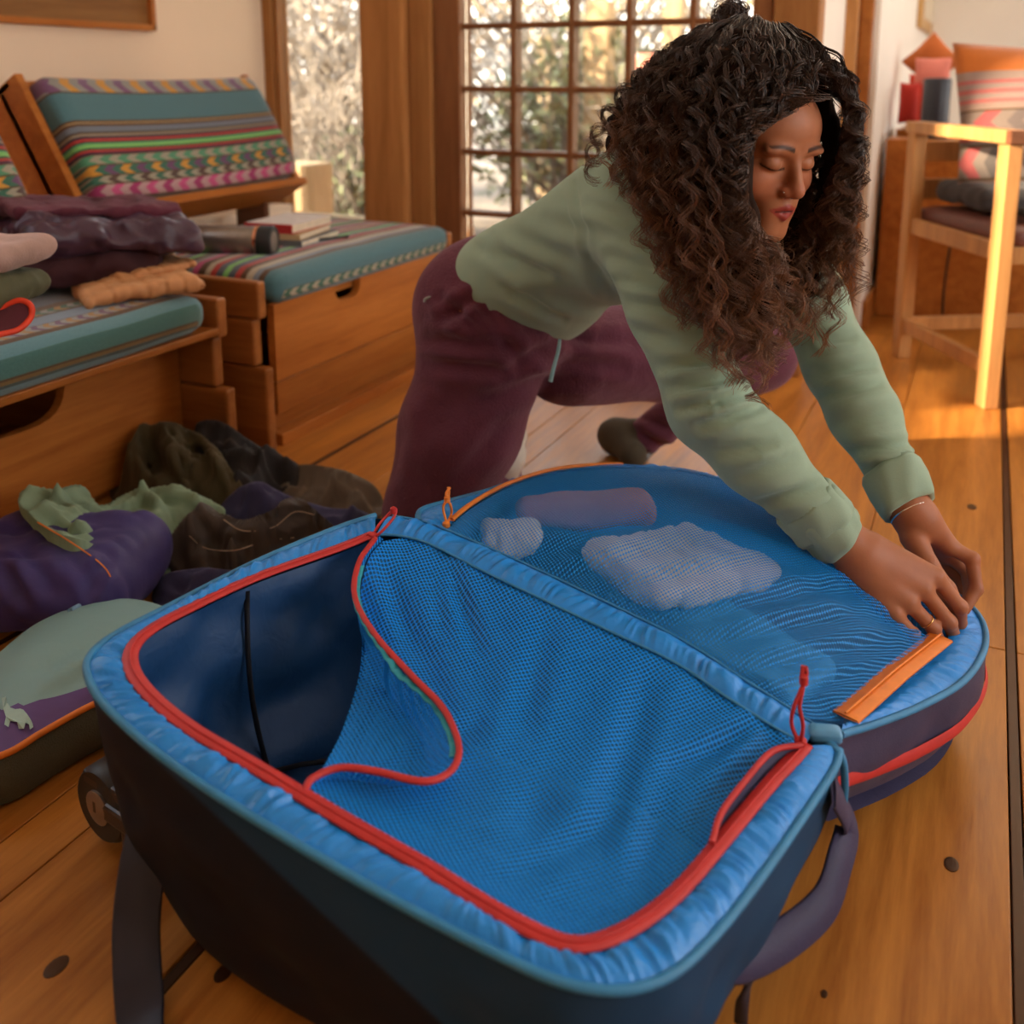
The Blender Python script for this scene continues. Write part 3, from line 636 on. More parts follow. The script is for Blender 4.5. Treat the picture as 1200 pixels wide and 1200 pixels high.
# folded jackets: soft slabs with a rounded fold and quilting
def folded(name, label, cat, c, dims, rot, mat, seed, quilt=0, sag=.0, tilt=0, zbase=.40, amp=.006, group=None, wedge=0., parent=None):
    l, wd, t = dims
    def f(P):
        Q = (P-np.array(c))@rotz(rot)
        Q[:, 2] -= sag*(Q[:, 0]/l*2)**2*-1+tilt*Q[:, 0]
        wv = amp*(vnoise(P, 9, seed)+.7*vnoise(P*[1, 1, 1.6], 24, seed+4)+.9*(.4-np.abs(vnoise(P*[1.3, .8, 1.2]+.02*vnoise(P, 20, 3)[:, None], 17, seed+9)))+.5*(.35-np.abs(vnoise(P, 38, seed+11)))); q = .0
        if quilt: q = -.0042*np.exp(-(np.sin(Q[:, 0]*math.pi/quilt)/.22)**2)+.003*np.abs(vnoise(P, 45, seed+6))
        th = t/2*(1-wedge*(Q[:, 0]/l))
        r = np.minimum(.045, t*.49)
        qx = np.abs(Q[:, 0]+.02*vnoise(P, 5, seed+8))-(l/2-r); qy = np.abs(Q[:, 1]+.015*vnoise(P, 6, seed+2))-(wd/2-r); qz = np.abs(Q[:, 2])-np.maximum(th-r, .001)
        d = np.sqrt(np.maximum(qx, 0)**2+np.maximum(qy, 0)**2+np.maximum(qz, 0)**2*1.)+np.minimum(np.maximum(qx, np.maximum(qy, qz)), 0)-r
        return d-wv-q+.003
    ext = np.array([l, l, t+abs(tilt)*l+sag*2])*.62+.05; ext[:2] = max(l, wd)*.62+.05
    V, Fc = surfnet(f, np.array(c)-ext, np.array(c)+ext, .006)
    o = mesh(name, V, Fc, mat, parent)
    if not parent: tag(o, label, cat, group)
    return o
M_FLEECE = fabric('burgundy_fleece', (.10, .022, .04), 1., 420, .9, .5, .3, .2); M_PUFP = fabric('plum_nylon', (.055, .022, .048), .38, 60, .3, .15, .1, 1.2, .5); M_WINE = fabric('wine_cloth', (.045, .012, .018), .8, 500, .3, .2, .15, .5)
M_TAN = fabric('tan_puffer_nylon', (.62, .30, .13), .55, 70, .25, .2, .1, .7, .4); M_GRYF = fabric('pink_grey_fleece', (.42, .27, .23), 1., 300, .5, .4, .2, .2); M_OLV = fabric('olive_cloth', (.09, .09, .045), .8, 500, .3, .2, .15, .5)
M_REDT = plain('red_orange_binding', (.72, .05, .015), .6); M_MAR = fabric('maroon_mesh', (.09, .02, .03), .9, 500, .3, .2)
cw = Z(110, 330, .41); rj = math.radians(62)
def at(px, py, z): return np.array(Z(px, py, z))
folded('folded_jacket', 'tan quilted puffer jacket folded at the bottom of the pile', 'jacket', at(158, 333, .428), (.23, .20, .036), rj, M_TAN, 3, .034, tilt=.05)
folded('folded_jacket', 'upper fold of a tan quilted puffer sticking out under the wine trousers', 'jacket', at(172, 312, .448), (.17, .16, .022), rj+.1, M_TAN, 8, .03, tilt=.08)
folded('folded_trousers', 'dark wine cloth folded in the middle of the bench pile', 'trousers', at(80, 308, .462), (.33, .24, .060), rj, M_WINE, 5, 0, tilt=.02, amp=.010)
folded('folded_jacket', 'shiny plum jacket folded near the top of the bench pile', 'jacket', at(118, 272, .520), (.36, .26, .070), rj, M_PUFP, 11, 0, tilt=-.06, amp=.014)
folded('folded_fleece', 'burgundy fleece folded on the very top of the bench pile', 'fleece', at(95, 243, .563), (.34, .26, .030), rj, M_FLEECE, 15, 0, tilt=-.08, amp=.009)
folded('folded_sleeve', 'pinkish grey fleece sleeve poking in at the left edge', 'sweater', np.array(J(-12, 297, 1.55)), (.12, .16, .045), .3, M_GRYF, 21, 0)
folded('rolled_shirt', 'olive green rolled garment at the left edge below the fleece sleeve', 'shirt', np.array(J(-12, 338, 1.55)), (.12, .17, .055), .3, M_OLV, 23, 0)
rl = catmull([J(-30, 372, 1.5), J(0, 362, 1.5), J(22, 352, 1.5), J(36, 358, 1.5), J(36, 372, 1.5), J(22, 386, 1.48), J(0, 392, 1.46), J(-20, 398, 1.45)], 6)
rc = empty('trimmed_pouch', tuple(rl[0]), 'maroon pouch with red-orange trim at the edge of the teal seat', 'pouch')
tube('trim', rl, .0045, M_REDT, rc)
V, Fc = fill(np.vstack([rl]), .01, inflate=0, iters=60); mesh('pouch_body', V, Fc, M_MAR, rc)
# ================================================================== CHAIR with cushions
ch = empty('armchair', tuple(Z(1100, 440)), 'light wood armchair with straight square legs and brown leather seat', 'chair')
R0 = Vector((-.205, 3.19, 0)); F1 = Vector((.035, 2.775, 0)); dF = (F1-R0).normalized(); dS = Vector((-dF.y, dF.x, 0)); depth_ = (F1-R0).length; WID = .56
if dS.x < 0: dS = -dS
CM = Matrix(((dF.x, dS.x, 0, R0.x), (dF.y, dS.y, 0, R0.y), (0, 0, 1, 0), (0, 0, 0, 1)))   # local x = forward, y = across, z = up
LG = .048
for y in (0, WID):
    MB().box((-LG/2, y-.0, 0), (LG/2, y+LG*.8, .69), .003, CM).build('leg', W_CHAIR, ch)
    MB().box((depth_-LG/2, y-.0, 0), (depth_+LG/2, y+LG*.8, .676), .003, CM).build('leg', W_CHAIR, ch)
    MB().box((-.03, y-.004, .678), (depth_+.012, y+LG, .712), .003, CM).build('armrest', W_CHAIR, ch)
    MB().box((depth_+.0125, y-.004, .678), (depth_+.034, y+LG, .712), .003, CM).build('arm_cap', W_DARK, ch)
    MB().box((LG/2, y+.006, .385), (depth_-LG/2, y+.03, .43), .002, CM).build('side_rail', W_CHAIR, ch)
    MB().box((LG/2, y+.006, .085), (depth_-LG/2, y+.03, .125), .002, CM).build('stretcher', W_CHAIR, ch)
MB().box((-.012, .03, .085), (.012, WID, .125), .002, CM).build('stretcher', W_CHAIR, ch)
MB().box((depth_-.02, .03, .375), (depth_+.005, WID, .42), .002, CM).build('front_rail', W_CHAIR, ch)
for z in (.48, .59): MB().box((-.06-(z-.5)*.3, .04, z), (-.04-(z-.5)*.3, WID, z+.06), .002, CM).build('back_slat', W_CHAIR, ch)
M_LEATH = plain('brown_leather', (.16, .055, .04), .45)
V, Fc = softbox((depth_+.02, WID-.04, .05), .02, .006, 12); V = V+[depth_/2, WID/2+.02, .44]
V = V@np.array(CM.to_3x3()).T+np.array(CM.translation); o = mesh('seat_pad', V, Fc, M_LEATH, ch); weld(o)
def pillow(name, label, c, l, h, t, R, mat, cat='cushion', n=20, k=.55, parent=None):
    u, v = np.meshgrid(np.linspace(-1, 1, n), np.linspace(-1, 1, n), indexing='ij'); 
    pf_ = (np.clip(1-u**2, 0, 1)*np.clip(1-v**2, 0, 1))**k; sh = 1-.06*(1-u**2)*0-.07*(np.abs(u)**2*(1-v**2)*0+0)
    X = u*l/2*(1-.07*(1-np.abs(v))*np.abs(u)); Y = v*h/2*(1-.07*(1-np.abs(u))*np.abs(v))
    A = np.stack([X, 0*X+pf_*t/2, Y], -1).reshape(-1, 3); B = A*[1, -1, 1]
    V = np.vstack([A, B])@np.asarray(R).T+np.array(c); f = grid_faces(n, n)
    o = mesh(name, V, np.vstack([f, f[:, ::-1]+n*n]), mat, parent, attrs={'s': np.tile(((Y/h)+.5).ravel(), 2), 'w': np.tile(X.ravel()+1, 2)}); weld(o)
    if not parent: tag(o, label, cat)
    return o
OR2 = (.60, .17, .03); TX_KNIT = stripes('knitted_cushion_cloth', [(0, (.18, .13, .11)), (.1, (.26, .17, .14)), (.3, (.20, .16, .14)), (.36, (.45, .10, .10)), (.42, (.28, .2, .17)), (.52, (.35, .24, .2)), (.60, (.5, .14, .13)), (.625, (.34, .25, .22)), (.66, (.5, .14, .13)), (.685, (.34, .25, .22)), (.72, (.5, .14, .13)), (.745, (.36, .26, .22)), (.80, OR2)],
    motif=[(.12, .34, (.42, .10, .10), (.13, .11, .10), (.24, .19, .16), .11), (.40, .56, (.42, .10, .10), (.18, .14, .13), (.25, .19, .16), .16)])
def tilt(a): c, s = math.cos(a), math.sin(a); return np.array([[1, 0, 0], [0, c, -s], [0, s, c]])
RC = np.column_stack([np.array(dS), -np.array(dF), [0, 0, 1]])
pillow('knit_cushion', 'knitted cushion with orange top band and pink grey pattern on the armchair', np.array(CM@Vector((.10, .31, .715))), .47, .45, .15, RC@tilt(-.22), TX_KNIT)
bl = folded('folded_blanket', 'dark grey blanket crumpled under the knitted cushion on the armchair', 'blanket', np.array(CM@Vector((.17, .24, .515))), (.3, .36, .07), math.atan2(dF.y, dF.x), fabric('charcoal_wool', (.06, .055, .055), .95, 400, .5, .3), 31)
bl = folded('folded_coat', 'black folded garment on the front edge of the armchair seat', 'coat', np.array(CM@Vector((.40, .32, .492))), (.12, .4, .03), math.atan2(dF.y, dF.x), fabric('black_wool', (.02, .02, .02), .9), 33)
# things on the ledge behind the chair
W_PALE = wood('pale_brown_panel', (.28, .15, .07), (.42, .25, .12), 2, .5, .8, False)
lg = empty('low_cabinet', (.1, 4.0, 0), 'low pale wood cabinet against the wall behind the armchair', 'cabinet')
MB().box((XR+.02, 3.95, .0), (1.6, 4.35, .46), .004).build('body', W_GREY, lg)
for i in range(4): MB().box((XR+.025+i*.48, 3.93, .04), (XR+.495+i*.48, 3.949, .45), .004).build('door', W_PALE, lg)
MB().box((XR+.02, 3.93, .46), (1.62, 4.36, .49), .004).build('top', W_CHAIR, lg)
M_RED = fabric('red_wool', (.45, .03, .02), .9, 300, .5, .3); M_RUST = fabric('rust_wool', (.50, .13, .03), .9, 300, .5, .3); M_PINKW = fabric('salmon_wool', (.70, .22, .17), 1., 150, .9, .4); M_NAVYP = plain('navy_enamel', (.018, .022, .035), .4)
RB = rotz(.1)
def lc(px, py, y): return np.array(on(px, py, 1, y))
pillow('rust_cushion', 'rust orange pointed cushion behind the navy canister', lc(1092, 72, 4.2), .155, .155, .09, RB@np.array([[.707, 0, .707], [0, 1, 0], [-.707, 0, .707]]), M_RUST)
pillow('salmon_cushion', 'fluffy salmon pink cushion just above the navy canister', lc(1093, 84, 4.08), .125, .10, .07, RB, M_PINKW)
pillow('red_cushion', 'small dark red cushion left of the navy canister', lc(1065, 121, 4.0), .07, .15, .06, RB, M_RED)
pillow('bright_red_cushion', 'bright red cushion directly behind the navy canister', lc(1079, 117, 4.1), .09, .19, .06, RB, fabric('bright_red_wool', (.62, .06, .03), .9))
cn = lc(1097, 118, 3.85); ct = empty('canister', (cn[0], cn[1], cn[2]-.13), 'dark navy cylinder standing behind the chair arm', 'canister')
MB().lathe([(.045, -.13), (.046, -.12), (.046, .072), (.044, .076), (.03, .078)], Matrix.Translation(Vector(cn)), 32).build('body', M_NAVYP, ct, smooth=True)
hh = float(cn[2]-.13); sb = tag(MB().box((XR+.02, 3.74, .0), (.18, 3.92, hh), .004).build('side_table', W_BENCH), 'wooden stand carrying the canister beside the passage wall', 'table')
hz = .49; 
for nm, yy, top in (('shelf_block', 4.08, lc(1080, 150, 4.1)[2]),): tag(MB().box((XR+.03, 3.98, .491), (.22, 4.3, top), .004).build('wooden_box', W_BENCH), 'wooden box on the cabinet carrying the red and rust cushions', 'box')
pc = empty('picture_frame', (XR, 4.2, 1.0), 'narrow gilt picture frame on the passage wall at the top edge', 'picture')
p0 = on(1075, 32, 0, XR+.005); p1 = on(1100, 38, 0, XR+.005); M_GOLD = plain('gilt_wood', (.55, .30, .08), .4)
MB().box((XR, p0.y, p0.z), (XR+.02, p1.y+.0, p0.z+.6), .004).build('frame', M_GOLD, pc); MB().box((XR+.0205, p0.y+.12, p0.z+.05), (XR+.023, p1.y-.12, p0.z+.55), 0).build('picture', M_PAPER, pc)
cb = catmull([on(1113, 290, 1, 3.6), on(1106, 340, 1, 3.65), on(1104, 380, 1, 3.7)], 8); tag(tube('power_cable', np.vstack([cb, [[cb[-1][0], cb[-1][1], .004]]]), .004, M_BLK), 'black cable hanging below the armchair seat', 'cable')
# ================================================================== SUITCASE
B_LT = (.035, .22, .58); 
def satin(name, col, rough=.42, fine=60., st=.5):
    m, nt, b = nmat(name); c = coords(nt); b.inputs['Base Color'].default_value = (*col, 1); b.inputs['Roughness'].default_value = rough
    n = N(nt, 'ShaderNodeTexNoise', Scale=float(fine), Detail=3., Distortion=.6); nt.links.new(c, n.inputs[0]); bump(nt, b, n.outputs[0], st, .004); return m
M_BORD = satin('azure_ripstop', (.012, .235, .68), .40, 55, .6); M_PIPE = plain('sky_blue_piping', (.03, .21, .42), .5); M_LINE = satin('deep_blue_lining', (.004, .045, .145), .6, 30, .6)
M_RZIP = plain('red_zipper_tape', (.52, .025, .022), .55); M_OZIP = plain('orange_zipper_tape', (.75, .20, .02), .5); M_NAVY = fabric('slate_navy_shell', (.018, .036, .07), .6, 700, .3, .15, .1, .3)
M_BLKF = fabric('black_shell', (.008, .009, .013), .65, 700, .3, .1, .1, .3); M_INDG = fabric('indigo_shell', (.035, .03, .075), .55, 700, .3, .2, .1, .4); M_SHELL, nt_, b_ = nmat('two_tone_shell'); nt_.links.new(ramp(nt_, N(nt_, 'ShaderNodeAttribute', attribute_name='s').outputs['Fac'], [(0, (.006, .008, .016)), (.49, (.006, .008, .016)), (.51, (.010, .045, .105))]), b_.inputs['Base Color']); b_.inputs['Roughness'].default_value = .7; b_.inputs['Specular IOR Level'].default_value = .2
n_ = N(nt_, 'ShaderNodeTexNoise', Scale=600., Detail=2.); nt_.links.new(coords(nt_), n_.inputs[0]); bump(nt_, b_, n_.outputs[0], .3, .002)
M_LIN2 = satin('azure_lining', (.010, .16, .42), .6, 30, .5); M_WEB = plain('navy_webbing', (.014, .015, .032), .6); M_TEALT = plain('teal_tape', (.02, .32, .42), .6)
NETM = netting('azure_netting', (.008, .225, .68), .36, 225, .60); NETL = netting('fine_azure_netting', (.010, .24, .68), .43, 260, .85)
PN = (-.155, .05); PC = .24-PN[0]*-.44-PN[1]*.8
def R(px, py, off=0.): return PL(px, py, PN, PC+off)
rim = [((440,605),(440,628)),((390,622),(395,646)),((300,660),(300,680)),((200,711),(215,720)),((140,742),(172,745)),((107,768),(153,768)),((103,792),(158,795)),((122,826),(184,826)),((174,875),(229,861)),
       ((250,930),(300,903)),((350,992),(400,963)),((450,1050),(499,1020)),((550,1103),(560,1059)),((640,1146),(620,1093)),((700,1161),(670,1112)),((752,1158),(714,1104)),((800,1134),(760,1078)),((850,1083),(803,1040)),((900,1018),(852,982)),((948,948),(902,922)),((977,903),(932,890)),((984,880),(944,876))]
out = resample(catmull([R(*a) for a, b in rim], 10), 420); inn = resample(catmull([R(*b, .004) for a, b in rim], 10), 420)
# keep the pairs side by side
def paired(A, Bp, n): return resample(np.hstack([catmull(A, 10), catmull(Bp, 10)]), n)
pr = paired([R(*a) for a, b in rim], [R(*b, .004) for a, b in rim], 900); out, inn = pr[:, :3], pr[:, 3:]
case = empty('suitcase', tuple(np.mean(out, 0)*[1, 1, 0]), 'large blue wheeled soft suitcase lying open, with netting panels and red and orange zips', 'suitcase')
def band(name, A, Bp, mat, seed, amp=.004, freq=90, m=11, bul=.006, parent=None):
    n = len(A); L = np.r_[0, np.cumsum(np.linalg.norm(np.diff(A, axis=0), axis=1))]
    t = np.linspace(0, 1, m)[None, :, None]; V = A[:, None]*(1-t)+Bp[:, None]*t
    ph = np.cumsum(1+.5*vnoise(np.stack([L*14, 0*L, 0*L], 1), 1, seed))*(L[-1]/n)*freq*1.0
    tt = t[0, :, 0][None, :]; env = np.sin(np.pi*tt)**.6
    U = np.repeat(L[:, None], m, 1).ravel(); W_ = np.repeat(tt, n, 0).ravel(); e3 = lambda a, b_: np.stack([U*a, W_*b_, 0*U], 1)
    wp = U+.010*vnoise(e3(25, 1.5), 1, seed+1)+.006*(W_-.5)*vnoise(e3(12, 0), 1, seed+7)
    f3 = lambda a, b_: np.stack([wp*a, W_*b_, 0*U], 1)
    zz = (.55*(.45-np.abs(vnoise(f3(120, .8), 1, seed)))*2+.45*vnoise(f3(210, 1.6), 1, seed+3)+.6*vnoise(f3(62, 1.2), 1, seed+4))*2.1*(.55+.45*vnoise(e3(9, .5), 1, seed+9))
    env = np.sin(np.pi*tt)**.9; z = bul*np.sin(np.pi*tt)+amp*1.1*env*zz.reshape(n, m)
    V[..., 2] += z; return mesh(name, V.reshape(-1, 3), grid_faces(n, m), mat, parent or case)
def side(name, top, bot, mats, mi, parent, bulge=.02, m=14, seed=1, closed=False, wr=.005):
    n = len(top); c = top.mean(0); t = np.linspace(0, 1, m)[None, :, None]; V = top[:, None]*(1-t)+bot[:, None]*t
    o = top-c; o[:, 2] = 0; o /= np.linalg.norm(o, axis=1, keepdims=True)+1e-9
    nz = vnoise(V.reshape(-1, 3)*[1, 1, 1.8], 11, seed).reshape(n, m)+.5*vnoise(V.reshape(-1, 3), 25, seed+1).reshape(n, m)
    tt = t[0, :, 0][None, :]; k = bulge*np.sin(np.pi*tt)+wr*nz*np.sin(np.pi*tt)**.5
    V = V+o[:, None]*k[..., None]; Fc = grid_faces(n, m, closed)
    idx = mi(V.reshape(n, m, 3), Fc) if callable(mi) else None
    return mesh(name, V.reshape(-1, 3), Fc, mats, parent, matidx=idx)
# --- main half
band('gathered_border', out, inn, M_BORD, 1, .0035, 420)
foldlo = [R(505, 640), R(560, 668), R(620, 697), R(700, 735), R(790, 778), R(850, 818), R(910, 856), R(944, 874)]
foldhi = [R(527, 624, .0), R(590, 651), R(645, 676), R(720, 712), R(800, 752), R(870, 797), R(925, 832), R(962, 856)]
pf2 = paired([R(440, 628), R(470, 630)]+foldlo, [R(460, 606), R(492, 612)]+foldhi, 300); fl_, fh_ = pf2[:, :3], pf2[:, 3:]
band('fold_border', fl_, fh_, M_BORD, 9, .0035, 300, bul=.008)
tube('piping', out+[0, 0, .001], .0042, M_PIPE, case, 8)
tube('seam_cord', resample(fl_, 160)+[0, 0, .002], .0016, M_PIPE, case, 6)
tube('seam_cord', resample(fh_, 160)+[0, 0, .002], .0016, M_PIPE, case, 6)
kr = np.linspace(0, 1, len(inn)); 
zs = inn[:int(len(inn)*.86)]; T_, _, _ = frames(inn)
wdt = .011
def zipband(name, P, width, mat, parent, teeth=True, lift=.001):
    o = ribbon(name, P, width, .0022, mat, parent, lift=lift)
    if teeth:
        T, Nn, B = frames(P); P2 = resample(P, len(P)*1); tb = tube('zipper_coil', P2+[0, 0, lift+.0032], .0011, mat, o, 5)
    return o
zs_ = inn[2:].copy()
for _ in range(60): zs_[1:-1] = zs_[1:-1]*.5+.25*(zs_[2:]+zs_[:-2])
zipband('red_zipper', resample(zs_, 260), .0155, M_RZIP, case, lift=.0028)
# netting panel, its left edge turned back over itself
fold_edge = [(449, 634), (432, 655), (422, 700), (427, 745), (424, 790), (404, 850), (384, 892), (364, 921)]
free_edge = [(440, 632), (421, 660), (416, 700), (440, 745), (482, 792), (520, 832), (538, 876), (528, 905), (496, 917), (440, 905), (398, 901), (366, 914), (357, 930)]
i0 = int(np.argmin(np.linalg.norm(inn-np.array(R(364, 930)), axis=1))); 
sagz = [0, -.005, -.03, -.045, -.05, -.045, -.02, 0]
FE = catmull([R(x, y, .004+s) for (x, y), s in zip(fold_edge, sagz)], 8)
loop = np.vstack([FE, inn[i0:][::10][:-1], fl_[::-1][::5][:-3]])
def sagf(P):
    return -.012+.006*vnoise(P*[1, 1, 0], 9, 4)+.0035*np.sin((P[:, 0]*.8+P[:, 1]*.5)*55+2*vnoise(P*[1, 1, 0], 6, 8))*np.clip(.5+vnoise(P*[1, 1, 0], 5, 6), 0, 1)
V, Fc = fill(loop, .0075, None, inflate=-3.0, iters=700)
x, y, d = projn(V); bdist = 1
nb = len(loop); dd = np.full(len(V), 9.)
for q in loop[::2]: dd = np.minimum(dd, np.linalg.norm(V[:, :2]-q[:2], axis=1))
en = np.clip(dd/.04, 0, 1)
V[:, 2] += en*(.5*vnoise(V*[1, 1, 0], 8, 4)*.010)
# tension folds running out of the fold-side corners
cr = [(520, 650, 560, 760, 9, .006), (505, 650, 520, 740, 8, .004), (900, 850, 790, 900, 11, .007), (905, 865, 850, 935, 9, .006), (905, 870, 800, 985, 12, .006), (760, 800, 700, 985, 16, .006), (640, 730, 600, 900, 14, .004), (420, 930, 560, 850, 12, .006), (590, 1040, 720, 960, 14, .006), (430, 950, 520, 905, 8, .005), (560, 900, 700, 1010, 22, .004), (470, 700, 520, 830, 12, .004), (450, 660, 480, 760, 9, .004), (780, 950, 740, 1060, 14, .006), (640, 880, 610, 1010, 20, .004)]
V = creases(V, Fc, cr); mesh('netting_panel', V, Fc, NETM, case)
FR = catmull([R(x, y, .012+s) for (x, y), s in zip(free_edge, [0, .0, -.002, -.003, -.003, -.003, -.002, 0, .002, 0, -.003, -.004, -.006])], 8)
# the turned-back flap: sheet from the hanging fold edge up to the free zipped edge
FE2 = catmull([R(x, y, .004+s) for (x, y), s in zip([(449, 632), (430, 655), (420, 700), (424, 745), (421, 790), (403, 850), (382, 893), (364, 921)], sagz)], 8)
nf = 60; A = resample(FE2, nf); Bq = resample(FR, nf); t = np.linspace(0, 1, 16)[None, :, None]
V = A[:, None]*(1-t)+Bq[:, None]*t; V[..., 2] += -.03*np.sin(np.pi*t[..., 0])*np.sin(np.pi*np.linspace(0, 1, nf))[:, None]+.004*vnoise(V.reshape(-1, 3)*[1, 1, 0], 14, 3).reshape(nf, 16)*np.sin(np.pi*t[..., 0])
flp = mesh('turned_back_flap', V.reshape(-1, 3), grid_faces(nf, 16), NETM, case)
FRr = resample(FR, 150); ribbon('flap_zipper', FRr, .0062, .003, M_RZIP, case, up=np.array([.0, -.3, 1.]))
cen = FRr.mean(0); inw = (cen-FRr); inw[:, 2] = 0; inw /= np.linalg.norm(inw, axis=1, keepdims=True)
TT = FRr[14:105]+inw[14:105]*.008+[0, 0, -.002]; TT[:, 2] += .0012*np.sin(np.arange(len(TT))*1.1); ribbon('flap_tape', TT, .009, .001, M_TEALT, case)
# opened stretch of zip at the right end
up_ = catmull([R(x, y, .012) for x, y in [(941, 874), (905, 882), (872, 918), (845, 955), (834, 990)]], 10)
lo_ = catmull([R(x, y, .005) for x, y in [(941, 878), (925, 893), (890, 925), (855, 968), (834, 992)]], 10)
V = np.stack([resample(up_, 40), resample(lo_, 40)+[0, 0, -.012]], 1).reshape(-1, 3); mesh('zip_gap_lining', V, grid_faces(40, 2), M_INDG, case)
ribbon('red_zipper', resample(up_, 60), .0055, .003, M_RZIP, case); 
# lining of the cavity
w_c = inn.mean(0); lowr = inn.copy(); lowr[:, :2] = w_c[:2]+(inn[:, :2]-w_c[:2])*.90; lowr[:, 2] = .055
frl = fh_[::-1].copy(); frl = fl_[::-1].copy(); frl[:, 2] -= .006
ltop = np.vstack([inn[::2]-[0, 0, .004], frl[::2]]); lb = ltop.copy(); lb[:, :2] = w_c[:2]+(ltop[:, :2]-w_c[:2])*.88; lb[:, 2] = .052
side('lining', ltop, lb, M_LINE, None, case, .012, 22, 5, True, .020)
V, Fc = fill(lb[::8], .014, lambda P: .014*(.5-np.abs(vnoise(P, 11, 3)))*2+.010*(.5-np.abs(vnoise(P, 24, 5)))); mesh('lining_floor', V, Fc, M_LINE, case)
def drop(px, py, k): p = np.array(R(px, py)); q = p.copy(); q[:2] = w_c[:2]+(p[:2]-w_c[:2])*(1-.12*k); q[2] = p[2]*(1-k)+.056*k; return q
sb_ = np.array([drop(292, 686, k)+np.array([.0, -.014*math.sin(math.pi*k)-.003, .0]) for k in np.linspace(0.02, 1, 14)])
ribbon('seam_tape', sb_, .006, .002, M_BLKF, case, up=np.array([.3, -1, 0.]))
pA = sb_[-1]+[0, 0, .010]; pB = np.array(Z(385, 893, .075)); ribbon('seam_tape', resample(np.array([pA, pA*.5+pB*.5+[.004, 0, .004], pB]), 14), .006, .003, M_BLKF, case)
tg = np.array(Z(325, 812, .068)); mesh('orange_tag', np.array([tg, tg+[.022, 0, .002], tg+[.024, .010, .003], tg+[.0, .012, .002]]), [[0, 1, 2, 3]], M_OZIP, case, smooth=False)
# shell of the main half
ob = np.vstack([out[::2], fh_[::-1][::2]]); c2 = ob.mean(0); bt = ob.copy(); bt[:, :2] = c2[:2]+(ob[:, :2]-c2[:2])*.86
bt[:, 2] = .022
def shell_idx(V, Fc):
    n, m, _ = V.shape; x, y, d = projn(V.reshape(-1, 3)); x = x[Fc].mean(1); y = y[Fc].mean(1)
    return np.where((x > 215) & (y < 890+(x-170)*1.0) & (x < 700) | (x >= 700), 0, 1)
bt[:, 0] = np.where(ob[:, 0] < c2[0], c2[0]+(ob[:, 0]-c2[0])*.76, bt[:, 0])
so = side('shell', ob-[0, 0, .003], bt, M_SHELL, None, case, .016, 22, 11, True, .007)
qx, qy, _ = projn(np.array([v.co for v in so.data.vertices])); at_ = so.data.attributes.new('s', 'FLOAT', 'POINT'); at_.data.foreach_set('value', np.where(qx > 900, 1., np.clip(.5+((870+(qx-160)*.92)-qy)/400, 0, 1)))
V, Fc = fill(bt[::12], .03); mesh('base', V, Fc, M_BLKF, case)
# wheel and its housing at the left end
wh = Vector(Z(133, 935, .055)); wx = Vector((-.17, -.98, 0)).normalized()
Mw = Matrix.Translation(wh+Vector((.012, .01, -.0))) @ Vector((-.98, .17, 0)).to_track_quat('Z', 'Y').to_matrix().to_4x4()
Mw = Matrix.Translation(wh) @ wx.to_track_quat('Z', 'Y').to_matrix().to_4x4()
MB().lathe([(.012, -.018), (.040, -.018), (.044, -.012), (.044, .012), (.040, .018), (.012, .018)], Mw @ Matrix.Translation((0, 0, .0)), 32).build('wheel', M_BLK, case, smooth=True); whl = case.children[-1]
MB().lathe([(.020, .015), (.020, .0205), (.016, .022), (.001, .022)], Mw, 24).build('wheel_hub', M_STEEL, whl, smooth=True)
M_HOUS = plain('dark_brown_plastic', (.03, .018, .014), .4)
hb = MB(); hp = np.array(wh); e1_ = np.array([.985, -.17, 0]); 
for a0, a1, z0, z1, t0, t1 in [(-.01, .085, .055, .078, -.022, .03), (.035, .085, .01, .11, -.018, .03), (-.03, .05, .082, .10, -.018, .03)]:
    R_ = Matrix.Translation(Vector((hp[0], hp[1], 0))) @ Matrix.Rotation(math.radians(-9.8), 4, 'Z'); hb.box((a0, t0, z0-.01), (a1, t1, z1-.01), .005, R_)
hb.build('wheel_housing', M_HOUS, case)
# loose strap from the left of the near side
stp = catmull([R(215, 905, -.03), J(200, 900, 1.02), J(182, 950, .99), J(168, 1010, .965), J(160, 1080, .95), J(161, 1140, .93), Z(165, 1195, .004), Z(170, 1260, .003)], 10)
ribbon('strap', resample(stp, 90), .045, .002, M_WEB, case, up=np.array(-FW)+np.array([.05, 0, .35]))
# grab handle at the right end
hs = catmull([R(975, 925, -.01), J(992, 965, 1.0), J(983, 1010, .97), J(965, 1060, .94), J(920, 1100, .90), J(870, 1125, .87), J(835, 1125, .86)], 10)
ribbon('grab_handle', resample(hs, 80), .034, .003, M_INDG, case, up=np.array([.75, -.2, .55]))
sp_ = catmull([Z(880, 1150, .08), Z(870, 1175, .05), Z(868, 1200, .012)], 6); ribbon('side_strap', sp_, .012, .002, M_WEB, case)
# little slider where both halves meet
hg = np.array(R(967, 860, .006)); V, Fc = softbox((.032, .018, .012), .004, .002, 8); V = V@rotz(.3).T+hg; o = mesh('hinge_slider', V, Fc, plain('blue_nylon_slider', (.10, .32, .55), .4), case); weld(o)
ht = catmull([R(967, 868, .002), R(985, 885, .0), R(990, 915, -.03), R(987, 960, -.08)], 8); tube('hinge_piping', ht, .004, M_PIPE, case)
